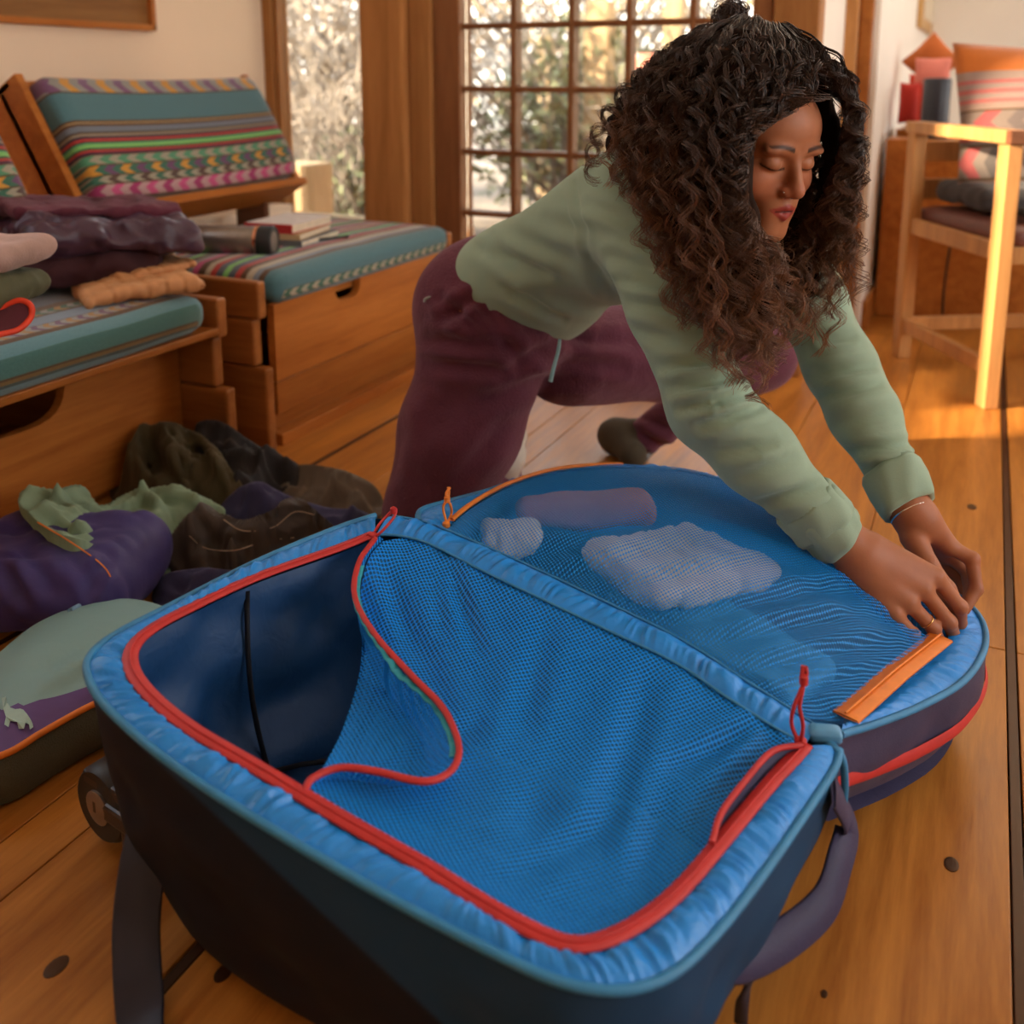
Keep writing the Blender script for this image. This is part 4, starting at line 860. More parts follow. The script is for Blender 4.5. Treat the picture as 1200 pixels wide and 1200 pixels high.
# cord pulls
def pull(pts, mat, rad=.0018, name='cord_pull'):
    o = tube(name, catmull([Vector(p) for p in pts], 8), rad, mat, case, 7); return o
pull([R(436, 630, .006), R(444, 615, .02), R(458, 600, .03), R(464, 597, .036), R(461, 607, .03), R(448, 622, .018), R(438, 630, .008)], M_RZIP)
MB().lathe([(.001, -.006), (.0055, -.004), (.0055, .004), (.001, .006)], Matrix.Translation(Vector(R(437, 629, .008))), 12).build('pull_knot', M_RZIP, case, smooth=True)
MB().lathe([(.001, -.005), (.004, -.003), (.004, .003), (.001, .005)], Matrix.Translation(Vector(R(461, 598, .036))), 12).build('pull_knot', M_RZIP, case, smooth=True)
p0_ = np.array(R(938, 874, .006)); dp = projn(p0_)[2]
pull([J(938, 874, dp), J(928, 850, dp-.01), J(930, 830, dp-.02), J(940, 805, dp-.02), J(945, 790, dp-.02), J(944, 781, dp-.02)], M_RZIP, .002)
pull([J(938, 874, dp), J(941, 850, dp-.01), J(937, 828, dp-.02), J(941, 805, dp-.02), J(940, 790, dp-.02), J(941, 780, dp-.02)], M_RZIP, .002)
for (a_, b_, r_) in ((942, 797, .0042), (938, 871, .006)): MB().lathe([(.001, -.006), (r_, -.004), (r_, .004), (.001, .006)], Matrix.Translation(J(a_, b_, dp-.02 if b_ < 850 else dp)), 12).build('pull_knot', M_RZIP, case, smooth=True)
# --- lid half
def LZ(px, py, z): return np.array(Z(px, py, z))
lid_o = [R(492, 613), LZ(490, 604, .262), LZ(497, 597, .26), LZ(520, 590, .255), LZ(565, 578, .24), LZ(600, 567, .232), LZ(650, 556, .225), LZ(720, 552, .215), LZ(800, 556, .205), LZ(880, 575, .19), LZ(960, 606, .175), LZ(1040, 645, .16), LZ(1110, 690, .145), LZ(1140, 714, .14), LZ(1154, 738, .14), LZ(1152, 766, .145), LZ(1128, 800, .15), LZ(1080, 828, .155), LZ(1030, 848, .165), np.array(R(985, 862, -.004))]
lid_i = [R(520, 622), LZ(524, 618, .265), LZ(530, 612, .268), LZ(548, 597, .268), LZ(575, 580, .262), LZ(608, 565, .255), LZ(655, 552, .25), LZ(720, 547, .245), LZ(800, 551, .235), LZ(875, 570, .215), LZ(950, 601, .20), LZ(1030, 642, .175), LZ(1088, 688, .16), LZ(1110, 716, .152), LZ(1113, 738, .152), LZ(1106, 757, .155), LZ(1085, 781, .16), LZ(1052, 808, .165), LZ(1015, 838, .172), LZ(990, 848, .18)]
pr2 = paired(lid_o, lid_i, 420); lo2, li2 = pr2[:, :3], pr2[:, 3:]
band('gathered_border', lo2, li2, M_BORD, 21, .0036, 420, bul=.004); tube('piping', lo2+[0, 0, .001], .0042, M_PIPE, case, 8)
loop = np.vstack([li2[::5], fh_[::-1][::5][2:-2]])
Vl, Fl = fill(loop, .009, None, inflate=5.0, iters=900)
dd = np.full(len(Vl), 9.)
for q in loop[::2]: dd = np.minimum(dd, np.linalg.norm(Vl[:, :2]-q[:2], axis=1))
en = np.clip(dd/.06, 0, 1); Vl[:, 2] += en*(.006*vnoise(Vl*[1, 1, 0], 11, 7)+.007*vnoise(Vl*[1, 1, 0], 5, 2))
lcr = [(620, 690, 800, 640, 10, .004), (640, 650, 760, 610, 9, .004), (760, 740, 960, 690, 9, .005), (800, 760, 1000, 720, 9, .005), (860, 790, 1040, 755, 8, .005), (880, 700, 1030, 690, 10, .004), (540, 620, 620, 570, 8, .004), (700, 690, 880, 660, 8, .004), (900, 815, 1000, 790, 8, .004), (930, 660, 1040, 730, 10, .004)]
Vl = creases(Vl, Fl, lcr); mesh('lid_netting', Vl, Fl, NETL, case)
# orange zips of the lid
oz = [p for p in li2[20:135]]; ribbon('orange_zipper', resample(np.array(oz), 90)+[0, 0, .003], .007, .003, M_OZIP, case)
def lidz(px, py, off=.004):
    X, Y, D_ = projn(Vl); i = int(np.argmin((X-px)**2+(Y-py)**2)); return np.array(J(px, py, D_[i]-off))
o1 = np.array(LZ(990, 845, .182)); o2 = np.array(LZ(1102, 751, .160)); oo = resample(np.array([o1, (o1+o2)/2+[0, 0, .003], o2]), 30)
oz_ = ribbon('orange_zipper', oo, .030, .0022, M_OZIP, case, lift=.004); tube('zipper_coil', oo+[0, 0, .0095], .0014, M_OZIP, oz_, 6)
pull([lidz(524, 614), lidz(520, 600), lidz(520, 592, .02), lidz(524, 586, .02), lidz(526, 578, .02), lidz(525, 571, .02)], M_OZIP, .0018)
pull([lidz(524, 614), lidz(529, 602), lidz(528, 592, .02), lidz(524, 586, .02), lidz(523, 578, .02), lidz(527, 572, .02)], M_OZIP, .0018)
MB().lathe([(.001, -.005), (.004, -.003), (.004, .003), (.001, .005)], Matrix.Translation(Vector(lidz(524, 585, .02))), 12).build('pull_knot', M_OZIP, case, smooth=True)
MB().lathe([(.001, -.005), (.005, -.003), (.005, .003), (.001, .005)], Matrix.Translation(Vector(lidz(523, 615, .004))), 12).build('pull_knot', M_OZIP, case, smooth=True)
# lid shell: indigo with a red zip running round it
lc2 = lo2.mean(0); lbt = lo2.copy(); lbt[:, :2] = lc2[:2]+(lo2[:, :2]-lc2[:2])*.93; lbt[:, 2] = np.maximum(lo2[:, 2]-.105, .022)
side('lid_shell', lo2-[0, 0, .003], lbt, M_INDG, None, case, .012, 14, 31, False, .004)
kk = .52; rz = lo2*(1-kk)+lbt*kk; oo_ = rz-rz.mean(0); oo_[:, 2] = 0; oo_ /= np.linalg.norm(oo_, axis=1, keepdims=True); rz = rz+oo_*.0155
T, _, _ = frames(rz); Vr = np.stack([rz+[0, 0, .008], rz+oo_*.0035, rz-[0, 0, .008]], 1); mesh('lid_zipper', Vr.reshape(-1, 3), grid_faces(len(rz), 3), M_RZIP, case)
lb2 = np.vstack([lbt[::8], (fh_[::-1][::12]*[1, 1, 0]+[0, 0, .1])[1:-1]]); lb2[:, 2] = np.minimum(lb2[:, 2], .13)
V, Fc = fill(lb2, .03); V[:, 2] = np.maximum(V[:, 2]-.02, .006); mesh('lid_base', V, Fc, M_INDG, case)
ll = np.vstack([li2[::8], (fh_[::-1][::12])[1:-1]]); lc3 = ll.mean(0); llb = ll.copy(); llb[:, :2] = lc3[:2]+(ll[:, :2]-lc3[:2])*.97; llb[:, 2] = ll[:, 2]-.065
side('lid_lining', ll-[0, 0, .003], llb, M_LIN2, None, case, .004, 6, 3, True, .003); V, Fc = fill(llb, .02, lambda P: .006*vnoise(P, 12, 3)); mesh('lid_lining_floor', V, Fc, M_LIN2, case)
# garments packed in the lid, seen through the netting
M_WHT = fabric('pale_grey_nylon', (.62, .58, .56), .6, 200, .3, .2, .1, .6); M_SALM = fabric('dusty_rose_cloth', (.45, .20, .17), .8, 300, .3, .2); M_BLUP = fabric('bright_blue_cloth', (.05, .26, .55), .7, 300, .3, .2)
folded('rolled_puffer', 'pale rolled puffer under the lid netting at its left corner', 'jacket', np.array(LZ(600, 632, .222)), (.10, .08, .045), .5, M_WHT, 41, .022)
folded('folded_puffer', 'pale folded puffer with seams under the middle of the lid netting', 'jacket', np.array(LZ(795, 664, .212)), (.19, .17, .05), .9, M_WHT, 43, .045)
folded('folded_shirt', 'dusty rose folded cloth at the back under the lid netting', 'shirt', np.array(LZ(690, 600, .228)), (.20, .06, .04), .55, M_SALM, 45, 0)
folded('packing_pouch', 'bright blue packing pouch lying in the lid under the netting', 'pouch', np.array(LZ(830, 745, .17)), (.30, .12, .04), -.45, M_BLUP, 47, 0)
# ================================================================== PACKING CUBE at the left
M_AQUA = satin('pale_aqua_nylon', (.22, .38, .38), .55, 18, .5); M_VIO = satin('violet_nylon', (.10, .045, .20), .5, 18, .4); M_GMESH = fabric('grey_spacer_mesh', (.085, .085, .06), .9, 500, .8, .1)
cube = empty('packing_cube', tuple(Z(60, 830)), 'pale aqua and violet packing cube with orange zip, on the floor beside the suitcase wheel', 'pouch')
ct_ = [(-60, 845), (-40, 800), (0, 765), (45, 730), (95, 708), (150, 701), (195, 712), (215, 735), (213, 765), (180, 790), (140, 812), (100, 830), (50, 858), (10, 882), (-30, 892), (-60, 880)]
cl_ = resample(catmull([Z(x, y, .072) for x, y in ct_], 8, True), 160, True)
V, Fc = fill(cl_, .009, None, inflate=7, iters=400); V[:, 2] += .003*vnoise(V*[1, 1, 0], 14, 2)
V = creases(V, Fc, [(20, 800, 120, 745, 9, .004), (60, 815, 170, 760, 9, .004), (0, 790, 60, 775, 7, .003), (100, 720, 160, 715, 7, .003), (90, 790, 190, 745, 8, .003)])
X, Y, _ = projn(V); fx = X[Fc].mean(1); fy = Y[Fc].mean(1); yl = 831-.21*np.clip(fx, 0, 200)+ -.0006*fx**2
mesh('top', V, Fc, [M_AQUA, M_VIO], cube, matidx=(fy > yl).astype(int)); cVt = V
clb = cl_.copy(); cc_ = cl_.mean(0); clb[:, :2] = cc_[:2]+(cl_[:, :2]-cc_[:2])*.95; clb[:, 2] = .004
side('side_mesh', cl_-[0, 0, .002], clb, M_GMESH, None, cube, .012, 10, 3, True, .003); ky = int(np.argmax(np.array(projn(cl_)[0]))); zl = np.roll(cl_, -ky, 0); zl = zl if zl[20][1] < zl[-20][1] else zl[::-1]; tube('zipper', zl[:95], .0042, M_OZIP, cube, 8)
V, Fc = fill(clb[::4], .03); mesh('base', V, Fc, M_GMESH, cube)
def cubez(px, py, off=.002):
    X, Y, D_ = projn(cVt); i = int(np.argmin((X-px)**2+(Y-py)**2)); return np.array(J(px, py, D_[i]-off))
lo_pts = [(2, 818), (7, 816), (8, 822), (12, 829), (18, 831), (26, 830), (32, 837), (38, 846), (39, 852), (35, 855), (34, 849), (30, 847), (28, 854), (22, 854), (20, 846), (12, 845), (10, 852), (5, 849), (7, 840), (4, 831)]
Lp = [cubez(a, b, .003) for a, b in lo_pts]; mesh('emblem', np.array(Lp), [list(range(len(Lp)))], plain('mint_print', (.38, .55, .50), .6), cube, smooth=False)
tube('pull_tab', np.array([cubez(82, 716), cubez(96, 708, .012), cubez(110, 704, .008)]), .004, plain('ice_blue_tab', (.22, .38, .55), .5), cube, 8)
# ================================================================== HEAP OF CLOTHES
M_MINT = fabric('sage_mint_jersey', (.22, .32, .22), .75, 600, .2, .25, .08, .1); M_DKB = fabric('dark_brown_nylon', (.045, .028, .018), .6, 400, .25, .2, .1, .2, .4); M_BLKC = fabric('charcoal_cotton', (.022, .02, .022), .8, 500, .25, .2)
M_GRB = fabric('grey_brown_cotton', (.12, .09, .065), .85, 500, .25, .3); M_NVYC = fabric('navy_cotton', (.035, .032, .085), .85, 500, .25, .3); M_OLB = fabric('olive_brown_cotton', (.07, .055, .025), .8, 500, .25, .3); M_PURS = fabric('violet_taffeta', (.040, .026, .14), .6, 200, .2, .3, .1, .4, .4)
def g3(px, py): p = Z(px, py, .04); return p.x, p.y
# cushion-like stuff sack
sk = empty('stuff_sack', tuple(Z(70, 670)), 'violet stuffed sack lying beside the mint garment and the front bench', 'bag')
sc_ = np.array(Z(65, 668, .065))
def fsack(P):
    Q = (P-sc_)@rotz(.4); return sbox(Q, (0, 0, 0), (.155, .135, .062), .058)-.010*vnoise(P, 10, 3)-.002*np.abs(vnoise(P*[1, 1.6, 1], 20, 5))*3+.008+.10*np.maximum(0, np.abs(Q[:, 0])-.10)*0
V, Fc = surfnet(fsack, sc_-[.24, .24, .09], sc_+[.24, .24, .1], .006)
V = creases(V, Fc, [(20, 630, 60, 690, 9, .008), (80, 640, 110, 690, 8, .007), (130, 650, 100, 700, 8, .007), (5, 660, 30, 710, 8, .006)])
mesh('body', V, Fc, M_PURS, sk); tube('zip', catmull([J(44, 612, projn(sc_)[2]-.03), J(90, 640, projn(sc_)[2]-.09), J(125, 668, projn(sc_)[2]-.11), J(135, 700, projn(sc_)[2]-.10)], 6), .0012, M_OZIP, sk, 5)
def garment(name, label, cat, mat, outline, rot, seed, puff=4., amp=.013, cr=(), group=None):
    """crumpled cloth: measured outline with heights, puffed up and thrown into folds"""
    L = resample(catmull([Z(*p) for p in outline], 6, True), 260, True)
    def folds(P):
        q = (P*[1, 1, 0])@rotz(rot); wq = q+.030*np.stack([vnoise(q, 9, seed), vnoise(q, 9, seed+1), 0*q[:, 0]], 1)
        r1 = 1-np.abs(vnoise(wq*[1, .35, 1], 22, seed+2))*3.4; r2 = 1-np.abs(vnoise(wq*[.5, 1, 1], 30, seed+3))*3.2; r3 = 1-np.abs(vnoise(wq*[1, .5, 1], 58, seed+4))*2.5
        return amp*(np.clip(r1, -1, 1)*.9+np.clip(r2, -1, 1)*.5+np.clip(r3, -1, 1)*.25+.8*vnoise(q, 8, seed+6))
    V, Fc = fill(L, .0062, None, inflate=puff, iters=500); amp = amp*2.3
    dd = np.full(len(V), 9.)
    for p in L[::2]: dd = np.minimum(dd, np.linalg.norm(V[:, :2]-p[:2], axis=1))
    en = np.clip(dd/.032, 0, 1); V[:, 2] += folds(V)*en; V[:, 2] = np.maximum(V[:, 2], .004)
    if cr: V = creases(V, Fc, cr)
    # hem wall that drops from the outline to what lies below
    n = len(L); lo_ = L.copy(); c = L.mean(0); lo_[:, :2] = c[:2]+(L[:, :2]-c[:2])*.97; lo_[:, 2] = np.maximum(L[:, 2]-.05, .002); b0 = len(V); V = np.vstack([V, lo_])
    w_ = np.array([[i, (i+1) % n, b0+(i+1) % n, b0+i] for i in range(n)]); F = [tuple(f) for f in Fc]+[tuple(f) for f in w_]
    return tag(mesh(name, V, F, mat), label, cat, group)
garment('charcoal_top', 'charcoal garment at the back of the heap against the bench end', 'shirt', M_BLKC, [(228, 505, .12), (240, 492, .14), (262, 494, .14), (300, 520, .09), (350, 545, .05), (345, 572, .02), (300, 600, .03), (240, 570, .05)], .5, 8, 4)
garment('brown_jacket', 'dark olive brown jacket heaped against the front bench drawer', 'jacket', M_OLB, [(128, 572, .01), (140, 545, .04), (165, 515, .09), (182, 498, .13), (205, 496, .14), (240, 512, .12), (268, 545, .09), (290, 582, .05), (272, 602, .02), (200, 600, .02), (140, 590, .01)], .9, 12, 6, .017, [(175, 520, 215, 585, 7, .010), (215, 505, 262, 580, 7, .010), (190, 510, 250, 540, 5, .007)])
garment('grey_brown_trousers', 'grey brown trousers at the right end of the clothes heap', 'trousers', M_GRB, [(326, 566, .02), (345, 545, .05), (390, 548, .06), (435, 566, .04), (450, 590, .01), (442, 606, .005), (400, 608, .004), (350, 596, .01)], .2, 5, 5, .012)
garment('navy_shirt', 'navy shirt spreading from under the dark brown trousers towards the kneeling woman', 'shirt', M_NVYC, [(258, 604, .04), (272, 578, .07), (303, 564, .09), (332, 578, .07), (380, 594, .04), (432, 602, .02), (428, 628, .005), (380, 634, .005), (300, 634, .01)], .3, 3, 4, .011)
garment('mint_top', 'sage mint jersey top crumpled in the middle of the heap', 'shirt', M_MINT, [(22, 590, .14), (32, 573, .14), (62, 574, .14), (95, 568, .13), (120, 590, .10), (150, 578, .085), (200, 570, .08), (255, 590, .07), (262, 606, .06), (228, 622, .05), (215, 650, .03), (195, 670, .01), (160, 676, .01), (140, 650, .06), (100, 634, .145), (60, 620, .15)], 1.2, 17, 2.6, .011,
    [(40, 578, 150, 625, 5, .006), (95, 575, 190, 640, 6, .007), (130, 600, 215, 590, 5, .006), (150, 630, 175, 670, 5, .006), (170, 600, 200, 650, 6, .006)])
garment('brown_trousers', 'dark brown trousers with pale stitching thrown over the front of the heap', 'trousers', M_DKB, [(194, 648, .04), (208, 618, .07), (238, 592, .09), (262, 604, .09), (300, 606, .10), (345, 582, .10), (372, 600, .08), (392, 620, .04), (372, 640, .02), (320, 660, .02), (270, 680, .01), (215, 672, .01)], .5, 23, 4, .014, [(225, 640, 330, 635, 5, .009), (260, 612, 370, 600, 5, .009), (300, 650, 385, 620, 6, .007), (230, 605, 260, 650, 6, .006)])
garment('navy_sleeve', 'small navy cloth tucked between the brown trousers and the suitcase rim', 'shirt', M_NVYC, [(178, 700, .0), (192, 674, .035), (240, 666, .04), (282, 674, .02), (260, 700, .01), (225, 718, .0), (190, 722, .0)], .1, 29, 3, .008)
M_STITCH = plain('pale_stitching', (.42, .30, .2), .8); bt_ = bpy.data.objects['brown_trousers']; cv = np.array([v.co for v in bt_.data.vertices]); sx, sy, sd = projn(cv)
def onto(px, py, off=.004): i = int(np.argmin((sx-px)**2+(sy-py)**2)); return np.array(J(px, py, sd[i]-off))
for ln_ in ([(262, 609), (285, 622), (320, 618), (345, 600), (368, 603)], [(222, 628), (240, 642), (275, 645), (310, 634), (345, 630)]): tube('stitching', catmull([onto(*p) for p in ln_], 6), .0009, M_STITCH, bt_, 5)
# ================================================================== WOMAN kneeling
def A3(v): return np.array(v, float)
def jt(x, y, d): return A3(J(x, y, d))
def skinmat(name):
    m, nt, b = nmat(name); a = N(nt, 'ShaderNodeVertexColor', layer_name='Col'); c = coords(nt)
    n = N(nt, 'ShaderNodeTexNoise', Scale=35., Detail=4.); nt.links.new(c, n.inputs[0])
    nt.links.new(mix(nt, 1., a.outputs[0], ramp(nt, n.outputs[0], [(.3, (.90, .86, .84)), (.7, (1.04, 1.02, 1.0))]), 'MULTIPLY'), b.inputs['Base Color'])
    b.inputs['Roughness'].default_value = .5; b.inputs['Specular IOR Level'].default_value = .28; b.inputs['Subsurface Weight'].default_value = .12; b.inputs['Subsurface Radius'].default_value = (.012, .004, .002); b.inputs['Subsurface Scale'].default_value = .6
    n2 = N(nt, 'ShaderNodeTexNoise', Scale=500., Detail=2.); nt.links.new(c, n2.inputs[0]); bump(nt, b, n2.outputs[0], .08, .001); return m
M_SKIN = skinmat('skin'); SKIN = np.array([.38, .148, .070])
# joints
SR, SL = jt(742, 252, 1.42), jt(915, 285, 1.60); ER, EL = jt(832, 478, 1.31), jt(985, 430, 1.47); WR, WL = jt(988, 634, 1.275), jt(1066, 597, 1.36)
PEL, MID, CH, NB = jt(608, 342, 1.79), jt(686, 290, 1.64), jt(775, 255, 1.53), jt(835, 212, 1.47)
HR, HL = jt(575, 392, 1.78), jt(672, 412, 1.90); KR, KL = jt(506, 606, 1.83), jt(893, 415, 2.08); AR, AL = jt(585, 560, 2.10), jt(752, 512, 2.25)
sp_ax = (NB-PEL)/np.linalg.norm(NB-PEL); lt_ = SL-SR; lt_ -= sp_ax*(lt_@sp_ax); lt_ /= np.linalg.norm(lt_); nn_ = np.cross(sp_ax, lt_); TR = np.array([sp_ax, lt_, nn_])
def torso(P, o=0.):
    d = ell(P, PEL+sp_ax*.02, (.14+o, .148+o, .100+o), TR); d = smin(d, ell(P, MID, (.17+o, .128+o, .087+o), TR), .06)
    d = smin(d, ell(P, CH, (.15+o, .150+o, .110+o), TR), .06); d = smin(d, cap(P, SR+(SL-SR)*.16, SR+(SL-SR)*.84, .060+o, .060+o), .07); return d
def rarm(P, o=0.):
    m_ = SR*.5+ER*.5; d = cap(P, SR, m_, .060+o, .052+o); d = smin(d, cap(P, m_, ER, .052+o, .046+o), .02)
    f_ = ER*.65+WR*.35; d = smin(d, cap(P, ER, f_, .046+o, .044+o), .03); return smin(d, cap(P, f_, WR, .043+o, .028+o), .03)
def larm(P, o=0.):
    m_ = SL*.5+EL*.5; d = cap(P, SL, m_, .058+o, .050+o); d = smin(d, cap(P, m_, EL, .050+o, .044+o), .02)
    f_ = EL*.65+WL*.35; d = smin(d, cap(P, EL, f_, .044+o, .042+o), .03); return smin(d, cap(P, f_, WL, .041+o, .026+o), .03)
def legs(P, o=0., cut=None):
    d = ell(P, PEL-sp_ax*.045, (.145+o, .160+o, .112+o), TR)
    if cut is not None: d = smax(d, (P-(PEL+sp_ax*cut))@sp_ax, .01)
    tm = HR*.5+KR*.5; t = smin(cap(P, HR, tm, .118+o, .104+o), cap(P, tm, KR, .104+o, .088+o), .03); t = smin(t, cap(P, KR, AR, .072+o, .045+o), .05)
    tl = HL*.5+KL*.5; u = smin(cap(P, HL, tl, .100+o, .088+o), cap(P, tl, KL, .088+o, .066+o), .04); ml = KL*.6+AL*.4; u = smin(u, cap(P, KL, ml, .060+o, .056+o), .04); u = smin(u, cap(P, ml, AL, .056+o, .040+o), .03)
    return smin(smin(d, t, .07), u, .05)
def neck(P): return cap(P, NB, HC+HB@np.array([0, -.025, -.045]), .058, .050)
# head frame: local x = her right, y = face direction, z = crown
def cvec(r, u, t): return A3(RT)*r+A3(UP)*u-A3(FW)*t
hf = cvec(.48, -.45, .75); hf /= np.linalg.norm(hf); hu = cvec(.18, .90, .42); hu -= hf*(hu@hf); hu /= np.linalg.norm(hu); hx_ = np.cross(hf, hu)
HB = np.column_stack([hx_, hf, hu]); HS = .94
HC = jt(929, 194, 1.285)-HB@np.array([0, .083, .0])*HS
def hl(P): return ((P-HC)@HB)/HS
def head(P):
    q = hl(P); qm = q.copy(); qm[:, 0] = np.abs(q[:, 0])
    d = ell(q, (0, -.012, .032), (.074, .092, .082)); d = smin(d, ell(q, (0, .028, -.030), (.058, .058, .070)), .03)
    d = smin(d, ell(q, (0, .045, .040), (.060, .042, .045)), .02)                       # forehead
    d = smin(d, cap(qm, (.052, .0, -.055), (.016, .068, -.100), .018, .017), .025)       # jaw
    d = smin(d, ell(q, (0, .078, -.100), (.021, .016, .016)), .02)                       # chin
    d = smin(d, ell(qm, (.040, .060, -.030), (.023, .019, .022)), .022)                  # cheeks
    d = smin(d, ell(q, (0, .078, -.062), (.030, .018, .028)), .02)                       # mouth mound
    d = smin(d, ell(qm, (.028, .078, .020), (.026, .011, .009)), .012)                   # brow ridge
    d = smax(d, -ell(qm, (.031, .100, .002), (.020, .018, .013)), .014)                  # eye sockets
    d = smin(d, ell(qm, (.031, .0715, .000), (.0160, .0145, .0125)), .004)                # lidded eyes
    d = smin(d, cap(q, (0, .082, .012), (0, .1035, -.027), .0065, .0095), .010)           # nose bridge
    d = smin(d, ell(q, (0, .101, -.031), (.0115, .0115, .0095)), .007)
    d = smin(d, ell(qm, (.0115, .0935, -.0345), (.0078, .010, .0078)), .005)
    d = smax(d, -ell(qm, (.0062, .0985, -.0425), (.0036, .006, .0036)), .003)
    d = smin(d, cap(qm, (0, .0955, -.0560), (.020, .0850, -.0610), .0050, .0026), .004)   # upper lip
    d = smin(d, cap(qm, (0, .0945, -.0705), (.017, .0850, -.0650), .0062, .0026), .004)   # lower lip
    d = smax(d, -ell(q, (0, .1015, -.0635), (.0155, .0085, .0019)), .0025)                # parted mouth
    d = smax(d, -ell(q, (0, .100, -.0475), (.0022, .004, .006)), .003)                    # philtrum
    lid = np.abs(ell(qm, (.031, .0725, .000), (.0172, .0162, .0140)))
    d = smin(d, ell(qm, (.077, -.008, -.008), (.008, .016, .028)), .006)                  # ears
    return d*HS
def hand_right(P):
    d = cap(P, ER*.25+WR*.75, WR, .028, .0255); d = smin(d, cap(P, WR, jt(1008, 652, 1.268), .0255, .027), .02)
    C = [jt(1096, 676, 1.262), jt(1081, 690, 1.252), jt(1064, 706, 1.244), jt(1047, 719, 1.242)]
    w0 = [jt(1022, 642, 1.270), jt(1014, 654, 1.262), jt(1006, 664, 1.262), jt(1000, 672, 1.268)]
    for a, b, r0, r1 in zip(w0, C, (.019, .018, .017, .016), (.0122, .0125, .0115, .0105)): d = smin(d, cap(P, a, b, r0, r1), .014)
    return d, C
FR_ = dict(i=[(1096, 676, 1.262), (1125, 711, 1.268), (1125, 729, 1.285), (1116, 742, 1.297)], m=[(1081, 690, 1.252), (1112, 729, 1.258), (1118, 746, 1.274), (1112, 754, 1.288)],
           r=[(1064, 706, 1.244), (1094, 736, 1.250), (1099, 749, 1.262), (1096, 757, 1.270)], p=[(1047, 719, 1.240), (1070, 743, 1.246), (1077, 753, 1.254), (1076, 758, 1.260)])
RAD = dict(i=(.0098, .0088, .0082, .0070), m=(.0100, .0092, .0082, .0072), r=(.0096, .0086, .0078, .0068), p=(.0086, .0078, .0072, .0062))
def hR(P):
    d, C = hand_right(P)
    for k in 'imrp':
        pts = [jt(*q) for q in FR_[k]]; f = None
        for a, b, ra, rb in zip(pts, pts[1:], RAD[k], RAD[k][1:]):
            c = cap(P, a, b, ra, rb); f = c if f is None else smin(f, c, .0035)
        f = smin(f, np.linalg.norm(P-pts[1], axis=1)-RAD[k][1]*1.08, .003)
        d = smin(d, f, .0055)
    th = [jt(1040, 655, 1.285), jt(1085, 678, 1.292), jt(1112, 705, 1.300), jt(1122, 728, 1.302)]
    for a, b, ra, rb in zip(th, th[1:], (.015, .0115, .0100), (.0115, .0100, .0085)): d = smin(d, cap(P, a, b, ra, rb), .006)
    return d
FL_ = dict(i=[(1112, 640, 1.355), (1139, 655, 1.345), (1144, 690, 1.335), (1130, 714, 1.325)], m=[(1108, 648, 1.375), (1134, 668, 1.372), (1138, 698, 1.36), (1126, 716, 1.345)],
           r=[(1100, 655, 1.392), (1126, 680, 1.39), (1128, 705, 1.38), (1118, 718, 1.365)], p=[(1092, 660, 1.405), (1112, 690, 1.405), (1114, 708, 1.395), (1108, 716, 1.385)])
def hL(P):
    d = cap(P, EL*.25+WL*.75, WL, .027, .0250); d = smin(d, cap(P, WL, jt(1074, 614, 1.357), .0250, .0265), .02)
    w0 = [jt(1084, 608, 1.352), jt(1080, 614, 1.365), jt(1076, 620, 1.375), jt(1072, 626, 1.38)]
    for a, k, r0, r1 in zip(w0, 'imrp', (.019, .018, .017, .016), (.0130, .0125, .0115, .0105)): d = smin(d, cap(P, a, jt(*FL_[k][0]), r0, r1), .014)
    for k in 'imrp':
        pts = [jt(*q) for q in FL_[k]]; f = None
        for a, b, ra, rb in zip(pts, pts[1:], RAD[k], RAD[k][1:]):
            c = cap(P, a, b, ra*1.08, rb*1.08); f = c if f is None else smin(f, c, .0035)
        f = smin(f, np.linalg.norm(P-pts[1], axis=1)-RAD[k][1]*1.15, .003)
        d = smin(d, f, .0045)
    th = [jt(1070, 630, 1.345), jt(1088, 662, 1.325), jt(1110, 690, 1.318), jt(1124, 712, 1.312)]
    for a, b, ra, rb in zip(th, th[1:], (.0175, .0125, .0105), (.0125, .0105, .0085)): d = smin(d, cap(P, a, b, ra, rb), .006)
    return d
Vs, Fs, Cs = [], [], []
def addchunk(V, Fc, C):
    o = sum(len(v) for v in Vs); Vs.append(V); Fs.append(Fc+o); Cs.append(C)
def bnd(*pts): q = np.array(pts); return q.min(0), q.max(0)
# head and neck
nk = cap
V, Fc = surfnet(lambda P: smin(head(P), neck(P), .022), HC-.17, HC+.17, .0021)
q = hl(V); C = np.tile(SKIN, (len(V), 1)); ax = np.abs(q[:, 0]); front = q[:, 1] > .05
def paint(mask, col, k=1.): 
    mk = np.clip(mask, 0, 1)[:, None]*k; C[:] = C*(1-mk)+np.array(col)*mk
def soft(d, w): return np.clip(.5-d/w, 0, 1)
paint(soft(((ax-.040)/.024)**2+((q[:, 2]+.028)/.022)**2-1, 1.4)*front, (.46, .15, .08), .45)         # warm cheeks
paint(soft((q[:, 0]/.018)**2+((q[:, 2]+.032)/.014)**2-1, 1.2)*front, (.44, .14, .08), .4)
lipd = np.minimum(np.abs(q[:, 2]+.0565+ax*.22)-.0052*np.clip(1.15-ax/.025, 0, 1), np.abs(q[:, 2]+.0700-ax*.28)-.0070*np.clip(1.15-ax/.023, 0, 1))
paint(soft(lipd, .002)*front*(ax < .025), (.30, .035, .03), .9)
paint(soft(np.abs(q[:, 2]+.0633)-.0016, .001)*front*(ax < .017)*(q[:, 1] < .0985), (.06, .012, .01), .9)    # mouth gap, its shade put into the colour
bz = .0235+.004*np.sin(np.clip((ax-.012)/.036, 0, 1)*2.6); bw = .0034*np.clip(1.15-(ax-.012)/.05, .35, 1)
